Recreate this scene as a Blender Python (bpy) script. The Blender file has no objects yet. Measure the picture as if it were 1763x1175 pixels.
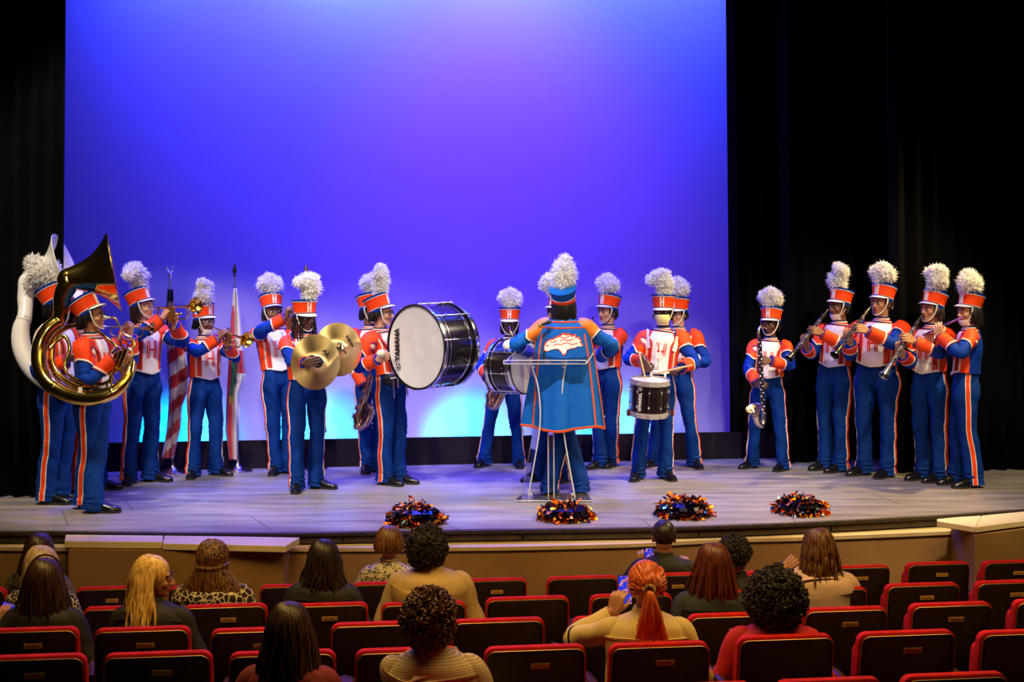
import bpy, bmesh, math, random
import numpy as np
from mathutils import Vector, Matrix

PI = math.pi
F = 2100.0; CX = 881.5; HY = 476.0; HC = 1.95      # focal length in pixels, optical axis, camera height over the stage
scene = bpy.context.scene
C = bpy.data.collections.new('stage_scene'); scene.collection.children.link(C)
random.seed(7); np.random.seed(7)

# ------------------------------------------------------------------ camera
cam_d = bpy.data.cameras.new('camera'); cam = bpy.data.objects.new('camera', cam_d); C.objects.link(cam)
cam.location = (0, 0, HC); cam.rotation_euler = (PI/2, 0, 0)
cam_d.sensor_width = 36; cam_d.lens = F/1763*36; cam_d.shift_y = -(587.5-HY)/1763
cam_d.clip_start = .05; cam_d.clip_end = 200
scene.camera = cam
scene.view_settings.view_transform = 'Standard'; scene.view_settings.look = 'None'
scene.view_settings.gamma = 1; scene.view_settings.use_curve_mapping = False
scene.view_settings.exposure = 0.0
scene.cycles.max_bounces = 8; scene.cycles.transparent_max_bounces = 16

# ------------------------------------------------------------------ world and lights
w = bpy.data.worlds.new('world'); scene.world = w; w.use_nodes = True
w.node_tree.nodes['Background'].inputs[0].default_value = (.3, .24, .2, 1)
w.node_tree.nodes['Background'].inputs[1].default_value = .015

def aim(o, tgt):
    d = Vector(tgt) - o.location
    o.rotation_euler = d.to_track_quat('-Z', 'Y').to_euler()
def spot(name, loc, tgt, power, col, angle, blend=.6, size=.25):
    l = bpy.data.lights.new(name, 'SPOT'); l.energy = power; l.color = col
    l.spot_size = math.radians(angle); l.spot_blend = blend; l.shadow_soft_size = size
    o = bpy.data.objects.new(name, l); C.objects.link(o); o.location = loc; aim(o, tgt); return o
def area(name, loc, tgt, power, col, sx, sy, spread=180):
    l = bpy.data.lights.new(name, 'AREA'); l.energy = power; l.color = col; l.shape = 'RECTANGLE'
    l.size = sx; l.size_y = sy; l.spread = math.radians(spread)
    o = bpy.data.objects.new(name, l); C.objects.link(o); o.location = loc; aim(o, tgt); return o

def cyc_y(x): return 13.75 + .146*x                 # the plane of the cyclorama
# front of house wash: steep lamps over the first rows, an added softer low fill to lift the faces
for x, tx, pw, col in ((-4.6, -3.1, 1550, (1, .84, .62)), (-1.6, -1.2, 1400, (1, .92, .82)), (1.6, 1.0, 1400, (1, .92, .80)), (4.6, 3.3, 1750, (1, .80, .50))):
    spot('front_wash_lamp', (x, 7.4, 6.8), (tx, 11.2, .85), pw, col, 36, .35, .15)
for x, tx in ((-3.0, -3.6), (-1.0, -1.3), (1.0, 1.1), (3.0, 3.5)):
    spot('front_fill_lamp', (x, -2.5, 5.8), (tx, 11.2, .95), 980, (1, .88, .72), 12.5, .3, .12)
# high side light and back light on the players
spot('side_lamp', (5.9, 11.2, 5.8), (2.9, 10.9, 1.3), 2000, (1, .70, .24), 40, .6, .12)
spot('side_lamp', (5.8, 11.3, 6.3), (-3.3, 10.4, 1.0), 2300, (1, .82, .58), 17, .4, .10)
for x in (-3.0, -1.2, .7):
    spot('back_lamp', (x, 12.9, 6.4), (x*.95, 10.9, 0), 1500, (.10, .08, 1), 42, .8, .3)
# light on the cyclorama: blue strips overhead, violet wash, cyan floods on the floor behind the masking
for x in (-3.4, -1.6, .2, 2.0):
    k = {-3.4: .6, -1.6: 1.25, .2: 1.15, 2.0: .55}[x]
    area('cyc_top_strip', (x, cyc_y(x)-.62, 5.75), (x, cyc_y(x)+.05, 3.9), 130*k, (.045, .085, 1), 1.7, .25, 150)
area('cyc_violet_wash', (-1.0, 11.6, 7.2), (-1.0, cyc_y(-1), 2.6), 105, (.10, .010, 1), 5.0, .5, 70)
spot('cyc_magenta_lamp', (-.1, 11.2, 7.0), (-.05, cyc_y(0), 2.9), 400, (.60, .01, .70), 62, 1.0, .3)
for px in (305, 535, 800, 1075):
    d = 13.1; x = (px-CX)*d/F
    spot('cyc_floor_flood', (x, cyc_y(x)-.55, .08), (x, cyc_y(x), .10), 105, (0, .55, 1), 104, .45, .06)
# dim amber house light over the audience
area('house_lamp', (-1.0, 6.1, 4.4), (-.7, 6.9, 0), 110, (1, .60, .17), 4.5, 1.6, 120)
area('house_lamp', (3.2, 6.3, 4.4), (3.0, 7.2, 0), 90, (1, .60, .18), 3.0, 1.6, 120)

# ------------------------------------------------------------------ helpers
def P(x, y, d): return np.array([(x-CX)*d/F, d, HC-(y-HY)*d/F])
def G(x, y, z=0.): return P(x, y, (HC-z)*F/(y-HY))
def nrm(a):
    a = np.asarray(a, float); return a/(np.linalg.norm(a, axis=-1, keepdims=True)+1e-12)
def V3(*a): return np.array(a, float)

class MB:
    """collects polygons with a material each and links them as ONE mesh object"""
    def __init__(self): self.v = []; self.f = []; self.m = []; self.n = 0; self.flat = set()
    def add(self, verts, faces, mat):
        verts = np.asarray(verts, float).reshape(-1, 3); b = self.n
        self.v.append(verts); self.n += len(verts)
        self.f.extend([tuple(i+b for i in f) for f in faces]); self.m.extend([mat]*len(faces))
    def grid(self, g, mat, cu=False, cap=False, rev=False):
        """g[nv][nu][3]; cu closes along u"""
        nv, nu = g.shape[:2]; fs = []
        for j in range(nv-1):
            for i in range(nu if cu else nu-1):
                a = j*nu+i; b = j*nu+(i+1) % nu; q = (a, b, b+nu, a+nu)
                fs.append(q[::-1] if rev else q)
        if cap:
            fs.append(tuple(range(nu))[::-1] if not rev else tuple(range(nu)))
            t = tuple(range((nv-1)*nu, nv*nu)); fs.append(t if not rev else t[::-1])
        self.add(g.reshape(-1, 3), fs, mat)
    def box(self, c, s, mat, R=None):
        c = np.asarray(c, float); s = np.asarray(s, float)/2
        v = np.array([[x, y, z] for x in (-1, 1) for y in (-1, 1) for z in (-1, 1)], float)*s
        if R is not None: v = v @ np.asarray(R, float).T
        self.add(v+c, [(0, 1, 3, 2), (4, 6, 7, 5), (0, 4, 5, 1), (2, 3, 7, 6), (0, 2, 6, 4), (1, 5, 7, 3)], mat)
    def tube(self, path, rad, mat, nu=8, M=None, cap=True, b=None):
        l = Loft(path, rad, rad if b is None else b, M=M); self.grid(l.rings(nu), mat, cu=True, cap=cap)
    def ell(self, c, r, mat, nu=14, nv=10, R=None):
        th = np.linspace(.02, PI-.02, nv)[:, None]; ph = np.linspace(0, 2*PI, nu, endpoint=False)[None]
        g = np.stack([np.sin(th)*np.cos(ph)*r[0], -np.sin(th)*np.sin(ph)*r[1], np.cos(th)*r[2]+0*ph], -1)
        if R is not None: g = g @ np.asarray(R, float).T
        self.grid(g+np.asarray(c, float), mat, cu=True, cap=True)
    def lathe(self, prof, mat, nu=24, M=None, cap=True):
        """prof = [(r, z)], around z; M = 4x4"""
        ph = np.linspace(0, 2*PI, nu, endpoint=False)
        pr = np.array(prof, float)
        g = np.stack([pr[:, 0:1]*np.cos(ph), pr[:, 0:1]*np.sin(ph), pr[:, 1:2]+0*ph[None]], -1)
        if M is not None: g = xf(M, g)
        self.grid(g, mat, cu=True, cap=cap)
    def xform(self, M):
        self.v = [xf(M, a) for a in self.v]; return self
    def join(self, o, M=None):
        b = self.n
        for a in o.v: self.v.append(a if M is None else xf(M, a))
        self.n += o.n; self.f.extend([tuple(i+b for i in f) for f in o.f]); self.m.extend(o.m)
    def mesh(self, name, smooth=True, fix=False):
        me = bpy.data.meshes.new(name)
        V = np.concatenate(self.v) if self.v else np.zeros((0, 3))
        me.from_pydata(V.tolist(), [], self.f)
        mats = []
        for m in self.m:
            if m not in mats: mats.append(m)
        if isinstance(mats[0], str): return me
        for m in mats: me.materials.append(m)
        ix = {m: i for i, m in enumerate(mats)}
        me.polygons.foreach_set('material_index', [ix[m] for m in self.m])
        if fix:
            bm = bmesh.new(); bm.from_mesh(me); bmesh.ops.recalc_face_normals(bm, faces=bm.faces); bm.to_mesh(me); bm.free()
        if smooth:
            me.polygons.foreach_set('use_smooth', [True]*len(me.polygons))
            try: me.set_sharp_from_angle(angle=math.radians(42))
            except Exception: pass
        me.update(); return me
    def build(self, name, parent=None, smooth=True, fix=False, **k):
        o = bpy.data.objects.new(name, self.mesh(name, smooth, fix)); C.objects.link(o)
        if parent is not None: o.parent = parent
        return tag(o, **k)

def tag(o, label=None, cat=None, group=None, kind=None):
    if label: o['label'] = label
    if cat: o['category'] = cat
    if group: o['group'] = group
    if kind: o['kind'] = kind
    return o
def empty(name, loc, rz=0., **k):
    o = bpy.data.objects.new(name, None); C.objects.link(o); o.empty_display_size = .1
    o.location = loc; o.rotation_euler = (0, 0, rz); return tag(o, **k)
def inst(name, me, M, parent, **k):
    o = bpy.data.objects.new(name, me); C.objects.link(o); o.parent = parent; o.matrix_local = Matrix(M.tolist() if hasattr(M, 'tolist') else M)
    return tag(o, **k)
def copy_tree(o, parent=None):
    c = o.copy(); C.objects.link(c); c.parent = parent
    for ch in o.children: copy_tree(ch, c)
    return c

def xf(M, a):
    M = np.asarray(M, float); a = np.asarray(a, float); return a @ M[:3, :3].T + M[:3, 3]
def mat4(cols=None, t=(0, 0, 0), s=1.):
    M = np.eye(4)
    if cols is not None: M[:3, :3] = np.array(cols, float).T*s
    else: M[:3, :3] *= s
    M[:3, 3] = t; return M
def rotm(axis, a):
    M = np.eye(4); M[:3, :3] = np.array(Matrix.Rotation(a, 3, axis)); return M
def frame(x, up=(0, 0, 1)):
    """columns: x along the given direction, z nearest to up"""
    x = nrm(x); up = np.asarray(up, float); z = nrm(up-x*np.dot(up, x)); y = np.cross(z, x); return [x, y, z]
def zframe(z, up=(0, 0, 1)):
    z = nrm(z); up = np.asarray(up, float); y = nrm(up-z*np.dot(up, z)); x = np.cross(y, z); return [x, y, z]

def catmull(Pts, M):
    Pts = np.asarray(Pts, float); n = len(Pts)
    if n == 2:
        t = np.linspace(0, 1, M)[:, None]; return Pts[0]*(1-t)+Pts[1]*t
    E = np.vstack([2*Pts[0]-Pts[1], Pts, 2*Pts[-1]-Pts[-2]])
    t = np.linspace(0, n-1, M); k = np.minimum(t.astype(int), n-2); f = (t-k)[:, None]
    p0, p1, p2, p3 = E[k], E[k+1], E[k+2], E[k+3]
    return .5*((2*p1)+(-p0+p2)*f+(2*p0-5*p1+4*p2-p3)*f*f+(-p0+3*p1-3*p2+p3)*f**3)

class Loft:
    """tube of elliptic rings along a smooth path; u = angle round, v = 0..1 along"""
    def __init__(self, path, A, B=None, ref=(1, 0, 0), M=None, wr=0., seed=0., fold=None):
        path = np.asarray(path, float); n = len(path)
        A = np.broadcast_to(np.asarray(A, float), (n,)); B = A if B is None else np.broadcast_to(np.asarray(B, float), (n,))
        M = M or max(2, (n-1)*5+1) if n > 2 else (M or 2)
        q = catmull(np.column_stack([path, A, B]), M)
        self.c, self.a, self.b = q[:, :3], np.maximum(q[:, 3], 1e-4), np.maximum(q[:, 4], 1e-4)
        T = nrm(np.gradient(self.c, axis=0)); e = np.asarray(ref, float)
        if abs(np.dot(nrm(e), T[0])) > .95: e = V3(0, 1, 0)
        E1 = []
        for i in range(M):
            e = nrm(e-T[i]*np.dot(e, T[i])); E1.append(e)
        self.e1 = np.array(E1); self.e2 = np.cross(T, self.e1); self.T = T
        self.s = np.linalg.norm(np.diff(self.c, axis=0), axis=1).sum(); self.wr, self.seed, self.fold = wr, seed, fold
        cs = np.concatenate([[0], np.cumsum(np.linalg.norm(np.diff(self.c, axis=0), axis=1))])
        self.vv = cs/max(cs[-1], 1e-9)
    def at(self, arr, v):
        if arr.ndim == 1: return np.interp(v, self.vv, arr)
        return np.stack([np.interp(v, self.vv, arr[:, i]) for i in range(3)], -1)
    def pt(self, u, v, off=0.):
        u, v = np.broadcast_arrays(np.asarray(u, float), np.asarray(v, float))
        c, e1, e2 = self.at(self.c, v), self.at(self.e1, v), self.at(self.e2, v)
        a = self.at(self.a, v); b = self.at(self.b, v); o = off
        if self.wr:
            s = self.seed; x = v*self.s
            o = o+self.wr*(np.sin(26*x+2.2*np.sin(u+s)+s)*.5+np.sin(47*x+3*u+1.7*s)*.3+np.sin(2*u+9*x+s*2)*.6+np.sin(3*u-15*x+s)*.35)
            if self.fold: o = o+self.fold(u, v)
        return c+((a+o)*np.cos(u))[..., None]*e1+((b+o)*np.sin(u))[..., None]*e2
    def rings(self, nu=16, nv=None):
        v = self.vv if nv is None else np.linspace(0, 1, nv)
        return self.pt(np.linspace(0, 2*PI, nu, endpoint=False)[None], v[:, None])
    def patch(self, mb, mat, u0, u1, v0, v1, off=.005, nu=16, nv=12, th=.007):
        """shell over part of the surface; u0,u1 numbers or f(v); v0,v1 numbers or f(s) (s = 0..1 across)"""
        s = np.linspace(0, 1, nu)[None]; t = np.linspace(0, 1, nv)[:, None]
        a = v0(s) if callable(v0) else v0; b = v1(s) if callable(v1) else v1
        v = a+(b-a)*t+0*s
        p = u0(v) if callable(u0) else u0; q = u1(v) if callable(u1) else u1
        u = p+(q-p)*s+0*t
        top = self.pt(u, v, off); low = self.pt(u, v, off-th)
        g = np.zeros((nv+2, nu+2, 3)); g[1:-1, 1:-1] = top
        g[0, 1:-1] = low[0]; g[-1, 1:-1] = low[-1]; g[1:-1, 0] = low[:, 0]; g[1:-1, -1] = low[:, -1]
        g[0, 0] = low[0, 0]; g[0, -1] = low[0, -1]; g[-1, 0] = low[-1, 0]; g[-1, -1] = low[-1, -1]
        mb.grid(g, mat)
    def strip(self, mb, mat, uv, wd, off=.006, n=None, shift=0., th=.008):
        """ribbon of width wd along a path of (u, v) on the surface"""
        uv = np.asarray(uv, float)
        if n: uv = np.column_stack([np.interp(np.linspace(0, 1, n), np.linspace(0, 1, len(uv)), uv[:, i]) for i in (0, 1)])
        p = self.pt(uv[:, 0], uv[:, 1], off); q = self.pt(uv[:, 0], uv[:, 1], off-.01)
        ribbon(mb, mat, p, nrm(p-q), wd, shift, th)

def ribbon(mb, mat, p, N, wd, shift=0., th=.008):
    T = nrm(np.gradient(p, axis=0)); S = nrm(np.cross(T, N)); N = nrm(N)
    wd = np.asarray(wd); h = (wd/2 if wd.ndim == 0 else wd[:, None]/2); p = p+S*shift
    g = np.stack([p-S*h-N*th, p-S*h, p+S*h, p+S*h-N*th], 1); mb.grid(g, mat)

# ------------------------------------------------------------------ materials
MATS = {}
def mat(name, col, rough=.6, metal=0., var=.12, vs=6., bump=0., bs=80., **k):
    if name in MATS: return MATS[name]
    m = bpy.data.materials.new(name); m.use_nodes = True; nt = m.node_tree; b = nt.nodes['Principled BSDF']
    b.inputs['Roughness'].default_value = rough; b.inputs['Metallic'].default_value = metal
    b.inputs['Base Color'].default_value = (*col, 1)
    for kk, vv in k.items(): b.inputs[kk.replace('_', ' ')].default_value = vv
    tc = nt.nodes.new('ShaderNodeTexCoord')
    if var:
        n = nt.nodes.new('ShaderNodeTexNoise'); n.inputs['Scale'].default_value = vs; n.inputs['Detail'].default_value = 4
        nt.links.new(tc.outputs['Object'], n.inputs['Vector'])
        r = nt.nodes.new('ShaderNodeValToRGB'); nt.links.new(n.outputs[0], r.inputs[0])
        r.color_ramp.elements[0].position = .35; r.color_ramp.elements[1].position = .65
        r.color_ramp.elements[0].color = (*[c*(1-var) for c in col], 1); r.color_ramp.elements[1].color = (*[min(1, c*(1+var)) for c in col], 1)
        nt.links.new(r.outputs[0], b.inputs['Base Color'])
    if bump:
        n2 = nt.nodes.new('ShaderNodeTexNoise'); n2.inputs['Scale'].default_value = bs; n2.inputs['Detail'].default_value = 3
        nt.links.new(tc.outputs['Object'], n2.inputs['Vector'])
        bp = nt.nodes.new('ShaderNodeBump'); bp.inputs['Strength'].default_value = bump; bp.inputs['Distance'].default_value = .01
        nt.links.new(n2.outputs[0], bp.inputs['Height']); nt.links.new(bp.outputs[0], b.inputs['Normal'])
    MATS[name] = m; return m
def nodes_of(m):
    nt = m.node_tree; return nt, nt.nodes, nt.links, nt.nodes['Principled BSDF']

ORANGE = mat('orange_cloth', (.88, .060, .004), .6, Specular_IOR_Level=.25, bump=.25, bs=60, var=.10)
BLUE = mat('blue_cloth', (.001, .032, .33), .75, bump=.3, bs=45, var=.12, Specular_IOR_Level=.15)
TBLUE = mat('trouser_cloth', (.001, .030, .21), .8, bump=.6, bs=22, var=.2, Specular_IOR_Level=.15)
CAPEB = mat('cape_cloth', (.003, .11, .50), .7, bump=.4, bs=18, var=.08, Specular_IOR_Level=.2)
NAVY = mat('navy_trim', (.004, .012, .07), .5, var=0)
WHITE = mat('white_cloth', (.80, .78, .76), .6, bump=.2, bs=40, var=.05)
GOLDC = mat('gold_orange_cloth', (.90, .22, .01), .5, bump=.2, bs=40, var=.12)
RED = mat('red_trim', (.70, .02, .012), .5, var=0)
BLACKC = mat('black_cloth', (.008, .008, .01), .7, bump=.2)
SHOE = mat('black_leather', (.006, .006, .007), .22, var=.3)
SOLE = mat('rubber_sole', (.02, .018, .015), .6)
VISOR = mat('white_vinyl', (.80, .80, .80), .25, var=0)
STRAP = mat('white_strap', (.78, .76, .72), .4, var=0)
FEATH = mat('white_feather', (.95, .94, .92), .9, var=0, Specular_IOR_Level=.1)
def feather():
    nt, N, Lk, b = nodes_of(FEATH); t = N.new('ShaderNodeBsdfTranslucent'); t.inputs[0].default_value = (.95, .93, .90, 1); mx = N.new('ShaderNodeMixShader'); mx.inputs[0].default_value = .30
    Lk.new(b.outputs[0], mx.inputs[1]); Lk.new(t.outputs[0], mx.inputs[2]); Lk.new(mx.outputs[0], N['Material Output'].inputs['Surface'])
feather()
SILVER = mat('chrome', (.75, .75, .76), .18, 1., var=.1, vs=30)
GOLD = mat('brass_lacquer', (.88, .60, .14), .17, 1., var=.22, vs=9, bump=.06, bs=26)
BRONZE = mat('cymbal_bronze', (.95, .68, .30), .36, 1., var=.15, vs=5)
def cymb():
    nt, N, Lk, b = nodes_of(BRONZE); t = N.new('ShaderNodeTangent'); t.direction_type = 'RADIAL'; t.axis = 'Z'; b.inputs['Anisotropic'].default_value = .85; Lk.new(t.outputs[0], b.inputs['Tangent'])
cymb()
WHORN = mat('white_fibreglass', (.80, .80, .82), .2, var=.04)
EYEW = mat('eye_white', (.75, .73, .7), .25, var=0); EYEB = mat('eye_iris', (.012, .008, .005), .2, var=0)
GLASSF = mat('spectacle_frame', (.03, .02, .02), .3, var=0)
CLEARF = mat('clear_frame', (.6, .55, .7), .2, var=0)
MASKW = mat('paper_mask', (.78, .76, .74), .8, var=.05); MASKY = mat('yellow_mask', (.85, .80, .32), .8, var=.05)
SK = {'light': mat('skin_light', (.60, .31, .20), .5, var=.08, vs=12), 'tan': mat('skin_tan', (.46, .22, .12), .5, var=.08, vs=12),
      'brown': mat('skin_brown', (.20, .085, .045), .5, var=.08, vs=12), 'dark': mat('skin_dark', (.085, .035, .02), .48, var=.08, vs=12),
      'amber': mat('skin_amber', (.42, .20, .11), .5, var=.08, vs=12)}
LIP = {'light': mat('lip_light', (.42, .12, .10), .4, var=0), 'tan': mat('lip_tan', (.32, .10, .07), .4, var=0), 'brown': mat('lip_brown', (.16, .05, .04), .4, var=0), 'dark': mat('lip_dark', (.10, .03, .03), .4, var=0), 'amber': mat('lip_amber', (.40, .08, .07), .4, var=0)}
HAIRB = mat('hair_black', (.007, .005, .005), .38, var=.3, vs=20)
HAIRD = mat('hair_dark_brown', (.022, .010, .006), .4, var=.35, vs=20)
# ------------------------------------------------------------------ people: shared shapes
def remesh(mb, vox, smooth=2):
    me = mb.mesh('tmp', smooth=False); o = bpy.data.objects.new('tmp', me); C.objects.link(o)
    r = o.modifiers.new('r', 'REMESH'); r.mode = 'VOXEL'; r.voxel_size = vox
    s = o.modifiers.new('s', 'SMOOTH'); s.iterations = smooth; s.factor = .5
    dg = bpy.context.evaluated_depsgraph_get(); ev = o.evaluated_get(dg); m2 = ev.to_mesh()
    V = np.array([v.co[:] for v in m2.vertices]); Fc = [tuple(p.vertices) for p in m2.polygons]
    ev.to_mesh_clear(); bpy.data.objects.remove(o); bpy.data.meshes.remove(me)
    return V, Fc

def head_proto(fem):
    """chin level at z=0, neck axis at y=0, face towards -Y"""
    m = MB(); k = 'x'
    m.ell((0, .008, .132), (.077, .096, .096), k, 20, 14)
    m.ell((0, -.028, .085), (.062 if not fem else .059, .060, .082), k, 18, 12)
    m.ell((0, -.032, .038), (.052 if not fem else .046, .052, .042), k, 16, 10)
    m.ell((0, -.070, .018), (.022, .019, .019), k)
    m.ell((0, .02, .07), (.060, .070, .06), k)
    m.tube([(0, -.088, .118), (0, -.098, .098), (0, -.110, .078)], [.008, .010, .013], k)
    m.ell((0, -.112, .074), (.011, .011, .010), k)
    for s in (-1, 1):
        m.ell((s*.012, -.102, .071), (.010, .011, .008), k)
        m.ell((s*.029, -.076, .130), (.027, .017, .009), k)
        m.ell((s*.036, -.062, .078), (.022, .022, .022), k)
        m.ell((s*.078, .012, .098), (.010, .019, .031), k, R=rotm('Z', s*-.35)[:3, :3])
        m.ell((s*.083, .018, .106), (.008, .012, .018), k)
    m.ell((0, -.086, .050), (.023, .012, .0065), k); m.ell((0, -.084, .040), (.020, .012, .0075), k)
    m.tube([(0, .03, .09), (0, .018, .03), (0, .012, -.03), (0, .016, -.10)], [.058, .056, .055, .062] if not fem else [.053, .049, .048, .056], k, 16)
    return remesh(m, .0058, 2)
HEADS = {0: head_proto(False), 1: head_proto(True)}

def hand_proto(curl, spread=1., thumb=.5):
    m = MB(); k = 'x'
    m.tube([(-.06, 0, 0), (-.02, 0, 0), (.015, 0, 0)], [.027, .026, .028], k, 10, b=[.021, .019, .017])
    ys = [.033, .011, -.011, -.032]; ln = [.074, .083, .077, .060]; base = [.086, .090, .086, .078]
    for y, L, bx in zip(ys, ln, base):
        m.tube([(.0, y*.55, 0), (bx*.5, y*.85, .002), (bx, y, 0)], [.017, .0145, .0115], k, 8)
        p = V3(bx, y, 0); a = 0; pts = [p-V3(.008, 0, 0), p]; sp = (y/.033)*.09*spread
        for c, fr in zip(curl, (.44, .31, .25)):
            a += math.radians(c); p = p+V3(math.cos(a)*math.cos(sp), math.sin(sp)*1., -math.sin(a))*L*fr; pts.append(p)
        m.tube(pts, [.0105, .0100, .0092, .0084, .0066], k, 8)
    t = math.radians(thumb*60)
    m.tube([(.010, .020, -.004), (.036, .043, -.012), (.060, .055, -.018-.022*math.sin(t)), (.080+.0, .058-.02*math.sin(t), -.024-.040*math.sin(t))], [.016, .0125, .0105, .008], k, 8)
    return remesh(m, .0042, 1)
HANDS = {'grip': hand_proto((62, 68, 45), .3, 1.), 'play': hand_proto((38, 42, 25), 1., .9), 'relax': hand_proto((22, 28, 18), .6, .3), 'hold': hand_proto((50, 30, 10), .5, .7)}

def plume_mesh(seed, shape):
    """shape: list of (x, y, z, r) lumps above the hat socket"""
    rs = np.random.RandomState(seed); m = MB()
    for (x, y, z, r) in shape:
        m.ell((x, y, z), (r*.80, r*.80, r*.80), FEATH, 14, 10)
    n = 3400; vs = []; fs = []
    W = np.array([s[3]**2 for s in shape]); W /= W.sum()
    for i in range(n):
        x, y, z, r = shape[rs.choice(len(shape), p=W)]
        d = nrm(rs.normal(size=3)); d[2] = d[2]*.8+.12; d = nrm(d)
        b = V3(x, y, z)+d*r*.62; L = r*(.36+.34*rs.rand()); side = nrm(np.cross(d, rs.normal(size=3)))*(.0018+.0022*rs.rand())
        bend = nrm(rs.normal(size=3))*L*.30+V3(0, 0, -L*.12)
        p1 = b+d*L*.55; p2 = b+d*L+bend; k = len(vs)
        vs += [b-side, b+side, p1+side*1.3, p1-side*1.3, p2]
        fs += [(k, k+1, k+2, k+3), (k+3, k+2, k+4)]
    m.add(vs, fs, FEATH); m.tube([(0, 0, -.02), (0, 0, .05)], [.006, .006], FEATH, 6)
    return m.mesh('plume', smooth=False)
PLUMES = {
    'tall': plume_mesh(1, [(0, 0, .05, .055), (.005, 0, .11, .065), (-.01, 0, .17, .062), (-.005, 0, .215, .048)]),
    'round': plume_mesh(2, [(0, 0, .05, .06), (.03, .01, .10, .072), (-.035, 0, .11, .07), (0, 0, .15, .055)]),
    'flop': plume_mesh(3, [(.01, 0, .05, .06), (.025, 0, .11, .075), (-.01, 0, .16, .07), (-.075, 0, .15, .05), (.03, 0, .18, .055)]),
    'double': plume_mesh(4, [(0, 0, .05, .065), (-.01, 0, .09, .075), (.035, 0, .16, .062), (0, 0, .2, .045)]),
    'spiky': plume_mesh(5, [(0, 0, .04, .06), (.01, 0, .09, .085), (-.02, 0, .14, .06)]),
    'side': plume_mesh(6, [(0, 0, .05, .06), (0, .04, .09, .075), (0, .10, .10, .07), (0, .13, .16, .055), (0, .17, .04, .04)]),
    'egg': plume_mesh(7, [(0, 0, .06, .08), (0, 0, .12, .10), (0, 0, .18, .085), (-.01, 0, .25, .055)]),
}

def text_mesh(s, size, m, bold=.0, space=1.):
    cu = bpy.data.curves.new('lettering', 'FONT'); cu.body = s; cu.size = size; cu.align_x = 'CENTER'; cu.align_y = 'CENTER'
    cu.offset = bold; cu.space_character = space; cu.extrude = .0012; cu.resolution_u = 3
    o = bpy.data.objects.new('t', cu); C.objects.link(o)
    dg = bpy.context.evaluated_depsgraph_get(); me = bpy.data.meshes.new_from_object(o.evaluated_get(dg))
    bpy.data.objects.remove(o); me.materials.clear(); me.materials.append(m); me.name = 'lettering'
    return me
def text_on(mb, s, size, m, fn, bold=0., space=1.):
    """lettering bent onto a surface: fn(x, y, z) -> point"""
    me = text_mesh(s, size, m, bold, space)
    mb.add([fn(*v.co) for v in me.vertices], [tuple(p.vertices) for p in me.polygons], m)

HORSE = [(-0.005, 0.094), (0.016, 0.077), (0.032, 0.072), (0.08, 0.045), (0.122, 0.032), (0.146, 0.009), (0.167, -0.027), (0.165, -0.055), (0.152, -0.068), (0.122, -0.07), (0.096, -0.055), (0.064, -0.045), (0.032, -0.045), (0.014, -0.062), (-0.007, -0.098), (-0.024, -0.085), (-0.032, -0.055), (-0.064, -0.045), (-0.09, -0.045), (-0.122, -0.028), (-0.159, -0.032), (-0.17, -0.019), (-0.149, 0.009), (-0.165, 0.03), (-0.141, 0.036), (-0.149, 0.055), (-0.114, 0.053), (-0.114, 0.077), (-0.078, 0.068), (-0.056, 0.087), (-0.032, 0.083)]
def in_poly(x, y, poly):
    c = np.zeros(x.shape, bool); n = len(poly)
    for i in range(n):
        x1, y1 = poly[i]; x2, y2 = poly[i-1]
        k = ((y1 > y) != (y2 > y)) & (x < (x2-x1)*(y-y1)/((y2-y1) or 1e-9)+x1); c ^= k
    return c
def decal(mb, poly, fn, cell, m):
    p = np.array(poly); x0, y0 = p.min(0); x1, y1 = p.max(0)
    nx, ny = int((x1-x0)/cell)+2, int((y1-y0)/cell)+2
    X, Y = np.meshgrid(x0+np.arange(nx)*cell, y0+np.arange(ny)*cell)
    vs = fn(X, Y).reshape(-1, 3); ins = in_poly(X[:-1, :-1]+cell/2, Y[:-1, :-1]+cell/2, poly)
    mb.add(vs, [(j*nx+i, j*nx+i+1, (j+1)*nx+i+1, (j+1)*nx+i) for j in range(ny-1) for i in range(nx-1) if ins[j, i]], m)

def shoe_meshes():
    up = MB(); so = MB()
    ys = np.array([.075, .05, 0, -.06, -.12, -.165, -.19]); hw = np.array([.028, .036, .036, .044, .047, .038, .018]); ht = np.array([.070, .085, .088, .062, .045, .036, .024])
    rows = []
    for y, a, h in zip(ys, hw, ht):
        t = np.linspace(0, PI, 11); rows.append(np.stack([np.cos(t)*a, 0*t+y, .018+np.sin(t)**.8*h], -1))
    up.grid(np.array(rows), SHOE, cap=True, rev=True)
    for i, y in enumerate((-.035, -.058, -.08)):
        z = .018+np.interp(-y, -ys, ht)*1.0+.003; up.tube([(-.022, y, z-.008), (0, y-.004, z+.004), (.022, y, z-.008)], [.003]*3, SHOE, 5)
    g = []
    for z, e in ((0, .002), (.012, .005), (.019, .005)):
        g.append([(s*(a+e), y, z) for s, yy in ((1, 1), (-1, -1)) for y, a in (list(zip(ys, hw)) if s == 1 else list(zip(ys, hw))[::-1])])
    so.grid(np.array(g), SOLE, cu=True, cap=True, rev=True)
    return up.mesh('shoe'), so.mesh('sole')
SHOE_M, SOLE_M = shoe_meshes()

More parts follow.
